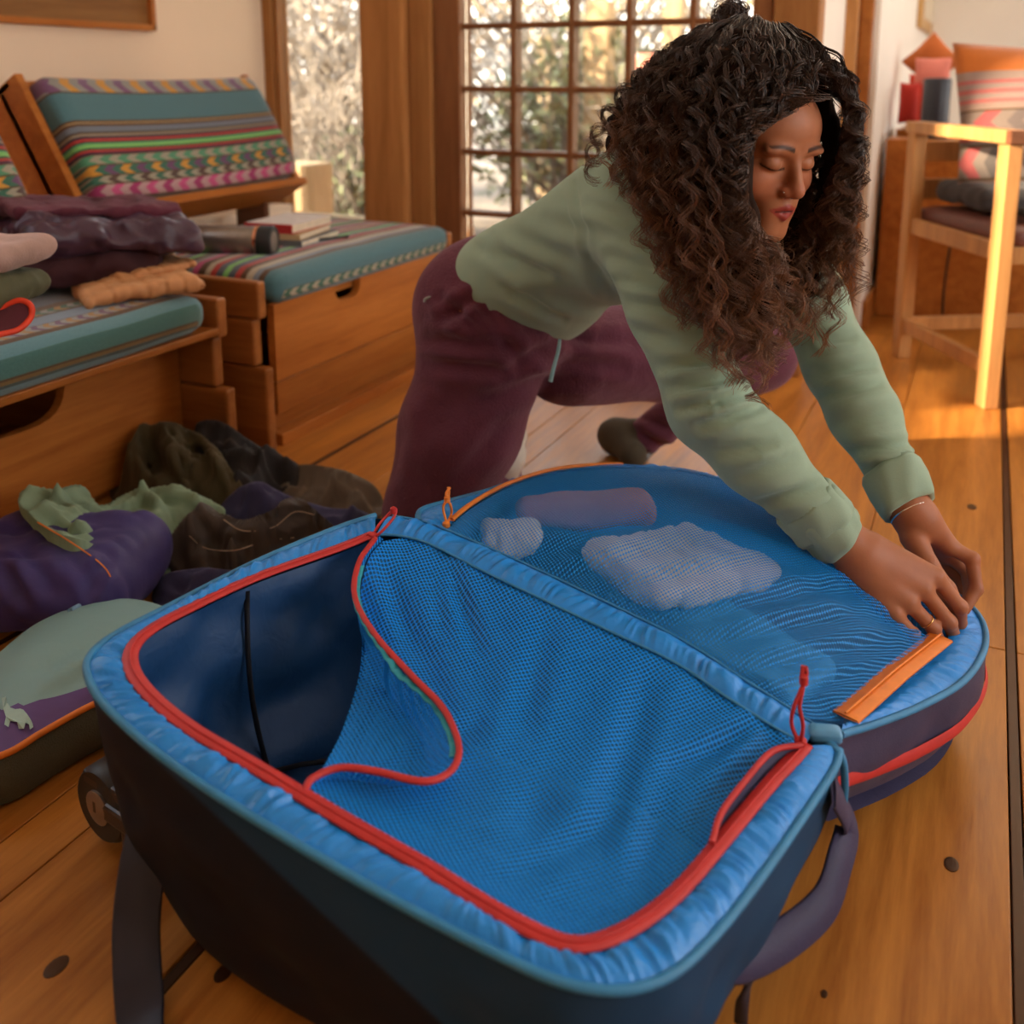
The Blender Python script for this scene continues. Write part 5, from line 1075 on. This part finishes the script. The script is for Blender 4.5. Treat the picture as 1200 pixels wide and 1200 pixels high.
paint(soft(np.abs(q[:, 2]-bz)-bw, .0024)*front*(ax > .012)*(ax < .050), (.022, .009, .006), .92)               # brows
e = (ax-.031)/.0165; lz = -.0068+.0030*e*e+.0012*e; on_e = (np.abs(e) < 1.06)*front
paint(soft(np.abs(q[:, 2]-lz)-.0014, .0012)*on_e, (.02, .008, .006), .95)                                    # closed lash line
paint(soft(np.abs(q[:, 2]-(.0085-.0045*e*e))-.0006, .0012)*(np.abs(e) < .95)*front, (.16, .055, .03), .6)      # shade of the lid fold, painted as a darker line
paint(soft(((ax-.0062)/.0040)**2+((q[:, 2]+.0415)/.0035)**2-1, .5)*(q[:, 1] > .085), (.08, .02, .012), .8)  # nostril darkness put into the skin colour
hairz = .080-.55*np.clip(ax-.02, 0, 1)-8*np.clip(ax-.045, 0, 1)**2
addchunk(V, Fc, C)
for fn, pts in ((hR, [WR, ER*.35+WR*.65, jt(1130, 770, 1.26), jt(1130, 740, 1.32)]), (hL, [WL, EL*.35+WL*.65, jt(1155, 700, 1.30), jt(1100, 730, 1.43)])):
    lo, hi = bnd(*pts); V, Fc = surfnet(fn, lo-.05, hi+.05, .0019); C = np.tile(SKIN*[.98, .95, .95], (len(V), 1))
    Fd = FR_ if fn is hR else FL_
    for k in 'imrp':
        for jn in (1, 2):
            dd_ = np.linalg.norm(V-jt(*Fd[k][jn]), axis=1); mk = np.clip(1-dd_/.013, 0, 1)[:, None]*.35; C = C*(1-mk)+np.array([.34, .11, .06])*mk
    addchunk(V, Fc, C)
def inner(P): return smin(smin(smin(torso(P, -.012), legs(P, -.016), .05), smin(rarm(P, -.016), larm(P, -.016), .01), .04), neck(P)+.004, .02)
lo, hi = bnd(PEL, KR, KL, AR, AL, SR, SL, ER, EL, WR, WL, NB); V, Fc = surfnet(inner, lo-.16, hi+.12, .013); addchunk(V, Fc, np.tile(SKIN, (len(V), 1)))
woman = mesh('person', np.vstack(Vs), np.vstack(Fs), M_SKIN, attrs={'Col': np.vstack(Cs)})
woman.data.color_attributes.active_color_index = 0
tag(woman, 'woman with long dark curly hair in sage shirt and burgundy trousers, kneeling over the suitcase', 'person')
# trousers
M_TRS = fabric('burgundy_fleece_trousers', (.115, .028, .050), .95, 330, 1., .7, .12, .3)
def trous(P): 
    d = legs(P, .0, .050); d = d-.006*vnoise(P, 7, 3)-.003*vnoise(P*[1, 1, .6], 18, 5)
    cut = (P-(AL+(AL-KL)/np.linalg.norm(AL-KL)*.01))@((AL-KL)/np.linalg.norm(AL-KL))
    near = np.linalg.norm(P-AL, axis=1) < .13
    return np.where(near, smax(d, cut, .006), d)
lo, hi = bnd(PEL, KR, KL, AR, AL, HR, HL); V, Fc = surfnet(trous, lo-.16, hi+.14, .0065)
tc_ = [(520, 375, 560, 345, 7, .010), (505, 400, 600, 408, 8, .009), (500, 425, 590, 432, 8, .007), (515, 350, 575, 400, 7, .008), (560, 350, 610, 430, 8, .007), (600, 430, 650, 400, 8, .008), (590, 445, 690, 440, 9, .006), (560, 470, 640, 450, 9, .006), (455, 560, 470, 480, 10, .006), (480, 520, 540, 470, 14, .005), (540, 560, 590, 500, 10, .005),
       (640, 420, 730, 430, 8, .006), (650, 400, 740, 400, 8, .006), (735, 500, 780, 525, 6, .007), (745, 485, 795, 508, 6, .006), (730, 515, 770, 540, 5, .006), (560, 360, 680, 395, 9, .006), (610, 372, 650, 385, 4, .005), (585, 360, 600, 372, 4, .005), (640, 385, 690, 398, 5, .005)]
V = creases(V, Fc, [(a, b, c, d, w, k*1.2) for a, b, c, d, w, k in tc_]); mesh('trousers', V, Fc, M_TRS, woman)
dc = [jt(656, 398, 1.655), jt(654, 412, 1.64), jt(649, 430, 1.64), jt(645, 447, 1.645)]; tube('drawcord', catmull(dc, 6), np.linspace(.0028, .0036, 19), plain('ice_teal_cord', (.22, .38, .40), .6), woman, 8)
zt = [jt(508, 347, 1.70), jt(499, 350, 1.70), jt(497, 354, 1.70)]; tube('pocket_pull', catmull(zt, 4), .0025, plain('grey_pull', (.3, .33, .33), .5), woman, 6)
# shirt with sleeves and rolled cuffs
M_SHT = fabric('sage_jersey', (.275, .375, .275), .75, 500, .12, .35, .05, .0, .25); M_SHT2 = fabric('sage_jersey_inside', (.14, .17, .11), .8, 500, .12, .2, .05)
hem = np.array([-.0]); hn = sp_ax
def shirt(P):
    t = torso(P, .006); r = rarm(P, .004); l = larm(P, .003)
    t = t-.004*vnoise(P, 8, 13); d = smin(t, r, .035); d = smin(d, l, .035)
    d = smax(d, -((P-(PEL-sp_ax*.012))@hn), .004)
    uR = (WR-ER)/np.linalg.norm(WR-ER); uL = (WL-EL)/np.linalg.norm(WL-EL)
    nearR = (np.linalg.norm(P-WR, axis=1) < .09); nearL = (np.linalg.norm(P-WL, axis=1) < .09)
    d = np.where(nearR, smax(d, (P-(WR-uR*.018))@uR, .004), d); d = np.where(nearL, smax(d, (P-(WL-uL*.02))@uL, .004), d)
    d = smax(d, -(np.linalg.norm(P-(NB*.6+HC*.4), axis=1)-.062), .006)
    return d
lo, hi = bnd(PEL, SR, SL, ER, EL, WR, WL, NB); V, Fc = surfnet(shirt, lo-.18, hi+.14, .0058)
sc_r = [(560, 290, 640, 320, 9, .005), (585, 300, 690, 345, 10, .006), (600, 275, 700, 320, 10, .004), (620, 340, 712, 360, 8, .006), (590, 335, 640, 360, 6, .004), (600, 345, 660, 372, 6, .005), (690, 300, 716, 345, 8, .005), (560, 262, 600, 300, 7, .003),
        (640, 260, 715, 275, 9, .003), (672, 215, 690, 300, 4, .004), (690, 240, 750, 265, 7, .004), (715, 300, 790, 330, 8, .005), (730, 325, 800, 345, 7, .005), (740, 355, 812, 365, 7, .005), (735, 385, 790, 400, 7, .004), (768, 430, 850, 425, 7, .005), (785, 455, 860, 445, 8, .006), (800, 478, 880, 462, 7, .007), (820, 500, 890, 475, 7, .006), (845, 530, 905, 520, 8, .005), (870, 560, 930, 535, 8, .004), (890, 590, 960, 570, 7, .006), (925, 622, 985, 590, 6, .006),
        (950, 440, 1020, 430, 7, .005), (958, 468, 1030, 450, 7, .005), (970, 500, 1045, 480, 8, .004), (985, 530, 1060, 520, 6, .005), (1000, 555, 1070, 540, 6, .005), (960, 400, 1000, 395, 7, .004)]
V = creases(V, Fc, [(a, b, c, d, w*.9, k*(1.5 if i > 10 else 1.15)) for i, (a, b, c, d, w, k) in enumerate(sc_r)]); mesh('shirt', V, Fc, M_SHT, woman)
def cuff(name, W, E, r0, r1, L0, L1, seed):
    u = (W-E)/np.linalg.norm(W-E); a = W-u*L0; b = W-u*L1
    P = np.array([a+(b-a)*t for t in np.linspace(0, 1, 14)]); V1, F1 = [], []
    T, Nn, B = frames(P); k = 44; ang = np.arange(k)*2*np.pi/k
    prof = [(0, r0), (.12, r0+.003), (.5, (r0+r1)/2+.004), (.88, r1+.004), (1.0, r1+.002), (1.0, r1-.003), (.8, r1-.005), (.4, r1-.006)]
    rows = []
    for i, (t, r) in enumerate(prof):
        c = a+(b-a)*t; rr = r+.0022*np.sin(3*ang+seed+t*2)+.0016*np.sin(7*ang+seed*2-t*4)
        sh_ = .006*np.sin(ang+seed)[:, None]*u
        rows.append(c+sh_+rr[:, None]*(Nn[0]*np.cos(ang)[:, None]+B[0]*np.sin(ang)[:, None]))
    V = np.array(rows).reshape(-1, 3); o = mesh(name, V, grid_faces(len(prof), k, False, True), M_SHT, woman)
    s = o.modifiers.new('t', 'SOLIDIFY'); s.thickness = .0018; return o
cuff('cuff', WR, ER, .036, .0335, .055, .002, 1.); cuff('cuff', WR, ER, .038, .038, .070, .028, 2.4)
cuff('cuff', WL, EL, .038, .0335, .060, .002, .3)
tube('seam', catmull([jt(683, 214, 1.50), jt(671, 240, 1.42), jt(676, 262, 1.41), jt(690, 305, 1.40)], 6)*0+0, .0001, M_SHT, None) if False else None
# bracelet and ring
u = (WL-EL)/np.linalg.norm(WL-EL); bc = WL+u*.006; T, Nn, B = frames(np.array([bc-u*.01, bc, bc+u*.01])); a_ = np.linspace(0, 2*np.pi, 40, endpoint=False)
M_SILV = plain('silver', (.75, .72, .68), .2, 1.); M_GLD = plain('gold', (.8, .5, .18), .25, 1.)
tube('bracelet', bc+(.0285*(Nn[1]*np.cos(a_)[:, None]+B[1]*np.sin(a_)[:, None]))+u*.004*np.sin(a_)[:, None], .0016, M_SILV, woman, 8, True)
p1_, p2_ = jt(*FR_['r'][0]), jt(*FR_['r'][1]); c = p1_*.28+p2_*.72; u = (p2_-p1_)/np.linalg.norm(p2_-p1_); T, Nn, B = frames(np.array([c-u*.01, c, c+u*.01]))
tube('ring', c+.0094*(Nn[1]*np.cos(a_)[:, None]+B[1]*np.sin(a_)[:, None]), .0009, M_GLD, woman, 6, True)
ns = HC+HB@np.array([.0185, .0985, -.0325])*HS; MB().lathe([(.0003, -.0012), (.0012, -.0008), (.0012, .0008), (.0003, .0012)], Matrix.Translation(Vector(ns)), 10).build('nose_stud', M_SILV, woman, smooth=True)
# shoes
M_SHOE = fabric('olive_suede_shoe', (.06, .045, .025), .8, 300, .3, .3); M_SOLE = plain('white_rubber_sole', (.62, .56, .48), .6)
def shoe(P): 
    a, b = jt(745, 512, 2.26), jt(722, 526, 2.28); b[2] = max(b[2], .045); return smin(cap(P, a, b, .042, .040), cap(P, b, b+[.06, -.06, -.015], .036, .030), .02)-.002*vnoise(P, 30, 2)
lo, hi = bnd(jt(745, 512, 2.26), jt(690, 535, 2.3)); V, Fc = surfnet(shoe, lo-.08, hi+.08, .006); V[:, 2] = np.maximum(V[:, 2], .004); mesh('shoe', V, Fc, M_SHOE, woman)
fc_ = jt(588, 532, 2.04)
def shoe2(P): return smin(cap(P, fc_+[0, 0, .0], fc_+[-.03, .10, -.0], .042, .038), cap(P, fc_, AR, .042, .04), .03)
V, Fc = surfnet(shoe2, np.minimum(fc_, AR)-.1, np.maximum(fc_+[0, .1, 0], AR)+.1, .006); V[:, 2] = np.maximum(V[:, 2], .004); mesh('shoe', V, Fc, M_SOLE, woman)
# ------------------------------------------------------------------ hair
def hairmat(name):
    m, nt, b = nmat(name); a = N(nt, 'ShaderNodeAttribute', attribute_name='tip')
    oi = N(nt, 'ShaderNodeAttribute', attribute_name='rnd')
    col = ramp(nt, a.outputs['Fac'], [(0, (.022, .011, .007)), (.5, (.042, .018, .010)), (1, (.20, .085, .034))])
    col = mix(nt, 1., col, ramp(nt, oi.outputs['Fac'], [(0, (.6, .6, .6)), (1, (1.6, 1.5, 1.4))]), 'MULTIPLY')
    nt.links.new(col, b.inputs['Base Color']); b.inputs['Roughness'].default_value = .38; b.inputs['Specular IOR Level'].default_value = .6; b.inputs['Anisotropic'].default_value = .3; return m
M_HAIR = hairmat('dark_brown_hair'); M_HAIRM = hairmat('dark_under_hair'); bb = M_HAIRM.node_tree.nodes['Principled BSDF']; bb.inputs['Roughness'].default_value = .9; bb.inputs['Specular IOR Level'].default_value = .1
G = [ # each lock guide: measured places with depth along the view
 [(858, 30, 1.42), (800, 55, 1.46), (752, 100, 1.48), (722, 150, 1.47), (722, 195, 1.43)],
 [(858, 28, 1.38), (800, 60, 1.38), (760, 120, 1.36), (742, 180, 1.33), (745, 222, 1.31)],
 [(860, 26, 1.34), (808, 60, 1.31), (778, 130, 1.26), (768, 215, 1.23), (785, 300, 1.22)],
 [(865, 24, 1.30), (822, 60, 1.26), (800, 140, 1.21), (795, 240, 1.19), (822, 350, 1.19)],
 [(872, 24, 1.28), (842, 70, 1.22), (828, 160, 1.18), (828, 270, 1.165), (848, 395, 1.19)],
 [(880, 26, 1.27), (858, 80, 1.20), (848, 170, 1.165), (855, 290, 1.16), (872, 412, 1.20)],
 [(890, 28, 1.26), (876, 85, 1.19), (862, 165, 1.165), (866, 250, 1.165), (884, 330, 1.18), (898, 405, 1.22)],
 [(898, 30, 1.255), (896, 85, 1.19), (874, 145, 1.18), (868, 215, 1.19), (893, 320, 1.22), (915, 385, 1.26)],
 [(905, 32, 1.26), (920, 78, 1.20), (900, 125, 1.18), (872, 165, 1.19), (872, 240, 1.22), (905, 330, 1.29)],
 [(912, 34, 1.27), (945, 72, 1.225), (950, 108, 1.20), (915, 128, 1.19), (885, 150, 1.20), (878, 200, 1.22)],
 [(916, 34, 1.29), (956, 70, 1.25), (985, 105, 1.25), (988, 170, 1.29), (985, 250, 1.32), (990, 340, 1.35)],
 [(920, 34, 1.31), (960, 62, 1.29), (992, 105, 1.31), (996, 190, 1.35), (975, 280, 1.38), (968, 365, 1.39)],
 [(915, 34, 1.36), (955, 90, 1.38), (975, 180, 1.41), (955, 290, 1.40), (940, 385, 1.38)],
 [(900, 36, 1.42), (925, 120, 1.46), (930, 230, 1.44), (920, 320, 1.38), (915, 405, 1.33)],
 [(880, 36, 1.46), (890, 120, 1.50), (885, 230, 1.42), (890, 330, 1.33), (893, 412, 1.27)],
 [(865, 34, 1.46), (850, 110, 1.50), (840, 220, 1.40), (850, 320, 1.29), (868, 405, 1.24)],
]
GP = [resample(catmull([jt(*p) for p in g], 8), 40) for g in G]
order = list(range(len(G)))
hv, hfc, htip, hrn = [], [], [], []
NS = 66; KS = 3
tgrid = np.linspace(0, 1, NS)
hr = np.random.default_rng(11)
pairs = [(0, 1), (1, 2), (2, 3), (3, 4), (4, 5), (5, 6), (6, 7), (7, 8), (8, 9), (10, 11), (11, 12), (12, 13), (13, 14), (14, 15), (15, 3), (2, 15), (0, 2)]
wts = np.array([1, 1.2, 1.5, 1.6, 1.6, 1.5, 1.4, 1.0, 1.0, .7, .7, .9, 1., 1., .8, .8, .5]); wts /= wts.sum()
def headpush(P, m=.004):     # keep locks outside the skull and the face
    d = head(P)-m; bad = d < 0
    if bad.any():
        Q = P[bad]; e_ = .002; g = np.stack([head(Q+np.eye(3)[k]*e_) for k in range(3)], 1)-(d[bad]+m)[:, None]; g /= np.linalg.norm(g, axis=1, keepdims=True)+1e-9
        P = P.copy(); P[bad] = Q-g*d[bad][:, None]
    return P
clumps = 430; per = 12
allP = []; allr = []; allt = []; allq = []
for ci in range(clumps):
    a, b = pairs[hr.choice(len(pairs), p=wts)]; m_ = hr.random(); base = GP[a]*(1-m_)+GP[b]*m_
    end = hr.uniform(.74, 1.08); idx_ = np.clip(tgrid*end, 0, 1)*39; i0_ = np.floor(idx_).astype(int).clip(0, 38); fr_ = (idx_-i0_)[:, None]; path = base[i0_]*(1-fr_)+base[i0_+1]*fr_
    if end > 1: path = path+(np.clip(tgrid*end-1, 0, 1)[:, None])*(base[-1]-base[-5])*6
    spread = hr.normal(0, 1, 3)*[.014, .014, .012]; path = path+spread*(.25+.95*tgrid[:, None]**.7)
    T, Nn, B = frames(path); L = np.r_[0, np.cumsum(np.linalg.norm(np.diff(path, axis=0), axis=1))]
    wl = hr.uniform(.034, .062); ph = hr.uniform(0, 6.28); amp = hr.uniform(.0060, .0135); grow = np.clip(tgrid*2.2-.10, .12, 1)
    sgn = hr.choice([-1, 1]); base_r = hr.random()
    for k in range(per):
        o = hr.normal(0, .0016, 3)+hr.normal(0, 1, 3)*.0016*tgrid[:, None]; pj = ph+hr.normal(0, .16); aj = amp*hr.uniform(.8, 1.2)
        wob = 2*np.pi*L/(wl*hr.uniform(.985, 1.015))*sgn+pj
        P = path+o+(aj*grow)[:, None]*(Nn*np.cos(wob)[:, None]+B*np.sin(wob)[:, None])
        allP.append(P); allr.append(hr.uniform(.00042, .00078)*(1-.45*tgrid)); allt.append(np.clip(tgrid*end, 0, 1)); allq.append(np.full(NS, base_r*.7+.3*hr.random()))
# loose frizz on the outline
for ci in range(260):
    a, b = pairs[hr.choice(len(pairs), p=wts)]; m_ = hr.random(); base = GP[a]*(1-m_)+GP[b]*m_; s0 = hr.uniform(0, .7); ln = hr.uniform(.2, .45)
    idx_ = np.clip(s0+tgrid*ln, 0, 1)*39; i0_ = np.floor(idx_).astype(int).clip(0, 38); fr_ = (idx_-i0_)[:, None]; path = base[i0_]*(1-fr_)+base[i0_+1]*fr_
    d_ = hr.normal(0, 1, 3); d_ /= np.linalg.norm(d_); path = path+d_*(.008+.040*hr.random()*tgrid[:, None]); T, Nn, B = frames(path); L = np.r_[0, np.cumsum(np.linalg.norm(np.diff(path, axis=0), axis=1))]
    wob = 2*np.pi*L/hr.uniform(.02, .04)+hr.uniform(0, 6); P = path+hr.uniform(.003, .010)*(Nn*np.cos(wob)[:, None]+B*np.sin(wob)[:, None])
    allP.append(P); allr.append(np.full(NS, .00030)); allt.append(np.clip(s0+tgrid*ln, 0, 1)); allq.append(np.full(NS, .8))
# scalp waves round the crown and the small knot of hair
kn = jt(857, 20, 1.40)
for ci in range(260):
    c = hr.normal(0, 1, 3); c /= np.linalg.norm(c); ax1 = np.cross(c, hr.normal(0, 1, 3)); ax1 /= np.linalg.norm(ax1); ax2 = np.cross(c, ax1); r = hr.uniform(.010, .024); a = np.linspace(0, hr.uniform(2, 5), NS)+hr.uniform(0, 6)
    P = kn+c*hr.normal(0, .006)+r*(ax1*np.cos(a)[:, None]+ax2*np.sin(a)[:, None])+hr.normal(0, .0025, 3); P += (np.arange(NS) > NS*.85)[:, None]*hr.normal(0, .004, 3)*np.linspace(0, 1, NS)[:, None]
    allP.append(P); allr.append(np.full(NS, .0006)); allt.append(np.full(NS, .35)); allq.append(np.full(NS, hr.random()))
PA = np.array(allP); n = len(PA); PA = headpush(PA.reshape(-1, 3), .003).reshape(n, NS, 3)
# keep the face clear: locks crossing the front of the face slide to its sides
FPY = [(986, 112), (958, 118), (930, 130), (903, 143), (880, 160), (873, 185), (869, 210), (869, 238), (880, 255), (892, 275), (904, 288), (918, 284), (938, 262), (958, 232), (972, 205), (982, 175), (988, 145)]
Q = PA.reshape(-1, 3); x, y, dd_ = projn(Q); ys = np.array([p[1] for p in FPY[:11]]); xl_ = np.interp(y, ys, [p[0] for p in FPY[:11]]); rp_ = FPY[11:][::-1]+[]
xr_ = np.interp(y, [p[1] for p in rp_], [p[0] for p in rp_]); jit = np.repeat(hr.normal(0, 3.5, n), NS)+2
inz = (x > xl_-2) & (x < xr_+2) & (y > 112) & (y < 286) & (dd_ < 1.40)
offl = np.where(inz & (x > xl_+7), xl_+7-x, 0).reshape(n, NS); offr = np.where(inz, xr_-x, 0).reshape(n, NS); useL = np.abs(offl).max(1) < np.abs(offr).max(1)*1.1
off = np.where(useL[:, None], offl, offr); sg = np.where(useL, -1., 1.)[:, None]; mag = np.abs(off); mx = mag.max(1)
for _ in range(5):
    mg = mag.copy(); mg[:, 1:] = np.maximum(mg[:, 1:], mag[:, :-1]*.93); mg[:, :-1] = np.maximum(mg[:, :-1], mag[:, 1:]*.93); mag = mg
for _ in range(8): mag[:, 1:-1] = mag[:, 1:-1]*.4+.3*(mag[:, 2:]+mag[:, :-2])
mag = np.where(mx[:, None] > 0, mag*1.04+np.abs(hr.normal(0, 3, n))[:, None]*(mag > .5), 0)
Q = Q+np.array(RT)*((sg*mag).ravel()/FPX*dd_)[:, None]; PA = Q.reshape(n, NS, 3)
x, y, dd_ = projn(PA.reshape(-1, 3)); inz = ((x > np.interp(y, ys, [p[0] for p in FPY[:11]])+13) & (x < np.interp(y, [p[1] for p in rp_], [p[0] for p in rp_])-6) & (y > 124) & (y < 278) & (dd_ < 1.36)).reshape(n, NS).any(1)
keep = ~((mx > 62) | inz); PA = PA[keep]; allr = np.array(allr)[keep]; allt = np.array(allt)[keep]; allq = np.array(allq)[keep]; n = len(PA)
PA = headpush(PA.reshape(-1, 3), .002).reshape(n, NS, 3)
T = np.gradient(PA, axis=1); T /= np.linalg.norm(T, axis=2, keepdims=True)+1e-9
rf = np.array([.31, .52, .79]); Nn = np.cross(T, rf); Nn /= np.linalg.norm(Nn, axis=2, keepdims=True)+1e-9; B = np.cross(T, Nn)
RR = np.array(allr)[..., None, None]; aa = np.arange(KS)*2*np.pi/KS
V = PA[:, :, None]+RR*(Nn[:, :, None]*np.cos(aa)[None, None, :, None]+B[:, :, None]*np.sin(aa)[None, None, :, None])
gf_ = grid_faces(NS, KS, False, True); Fc = (gf_[None]+(np.arange(n)*NS*KS)[:, None, None]).reshape(-1, 4)
tip = np.repeat(np.array(allt)[..., None], KS, 2).ravel(); rnd = np.repeat(np.array(allq)[..., None], KS, 2).ravel()
hair = mesh('hair', V.reshape(-1, 3), Fc, M_HAIR, woman, attrs={'tip': tip, 'rnd': rnd}); hair['kind'] = 'stuff'
def mass(P):
    q = hl(P); d = np.maximum(ell(q, (0, -.020, .036), (.076, .091, .085))*HS, -(.090-.004-q[:, 2]-.0)*0-9)
    ax = np.abs(q[:, 0]); face = np.minimum(q[:, 1]-.010, (.075-.5*ax)-q[:, 2]); d = np.maximum(d, np.where((q[:, 1] > .02) & (q[:, 2] < .072-.45*ax), .01, -1))
    for i, g in enumerate(GP):
        if i in (8, 9, 10, 11): continue
        r0, r1 = (.011, .014)
        for k in range(4, 34, 5): d = smin(d, cap(P, g[k], g[min(k+5, 36)], r0, r1 if k < 27 else .012), .012)
    q_ = np.maximum(np.maximum(np.abs(q[:, 0])-.066, q[:, 2]-(.066-.4*ax)), np.maximum(-q[:, 2]-.125, .0-q[:, 1])); d = np.maximum(d, -q_+.004)
    return d-.003*vnoise(P*[2, 2, .6], 60, 3)
lo, hi = bnd(*[p for g in GP for p in g]); V, Fc = surfnet(mass, lo-.05, hi+.03, .0042)
x, y, d_ = projn(V); hu_ = mesh('hair_mass', V, Fc, M_HAIRM, woman, attrs={'tip': np.clip((y-120)/700, 0, .4), 'rnd': np.full(len(V), .05)})

# netting gives way under the hands and forearms
ln = bpy.data.objects['lid_netting']; co = np.empty(len(ln.data.vertices)*3); ln.data.vertices.foreach_get('co', co); co = co.reshape(-1, 3)
for _ in range(12):
    d = np.minimum(hR(co), np.minimum(rarm(co, .010), hL(co))); co[:, 2] -= np.clip(.004-d, 0, .006)
ln.data.vertices.foreach_set('co', co.ravel()); ln.data.update()
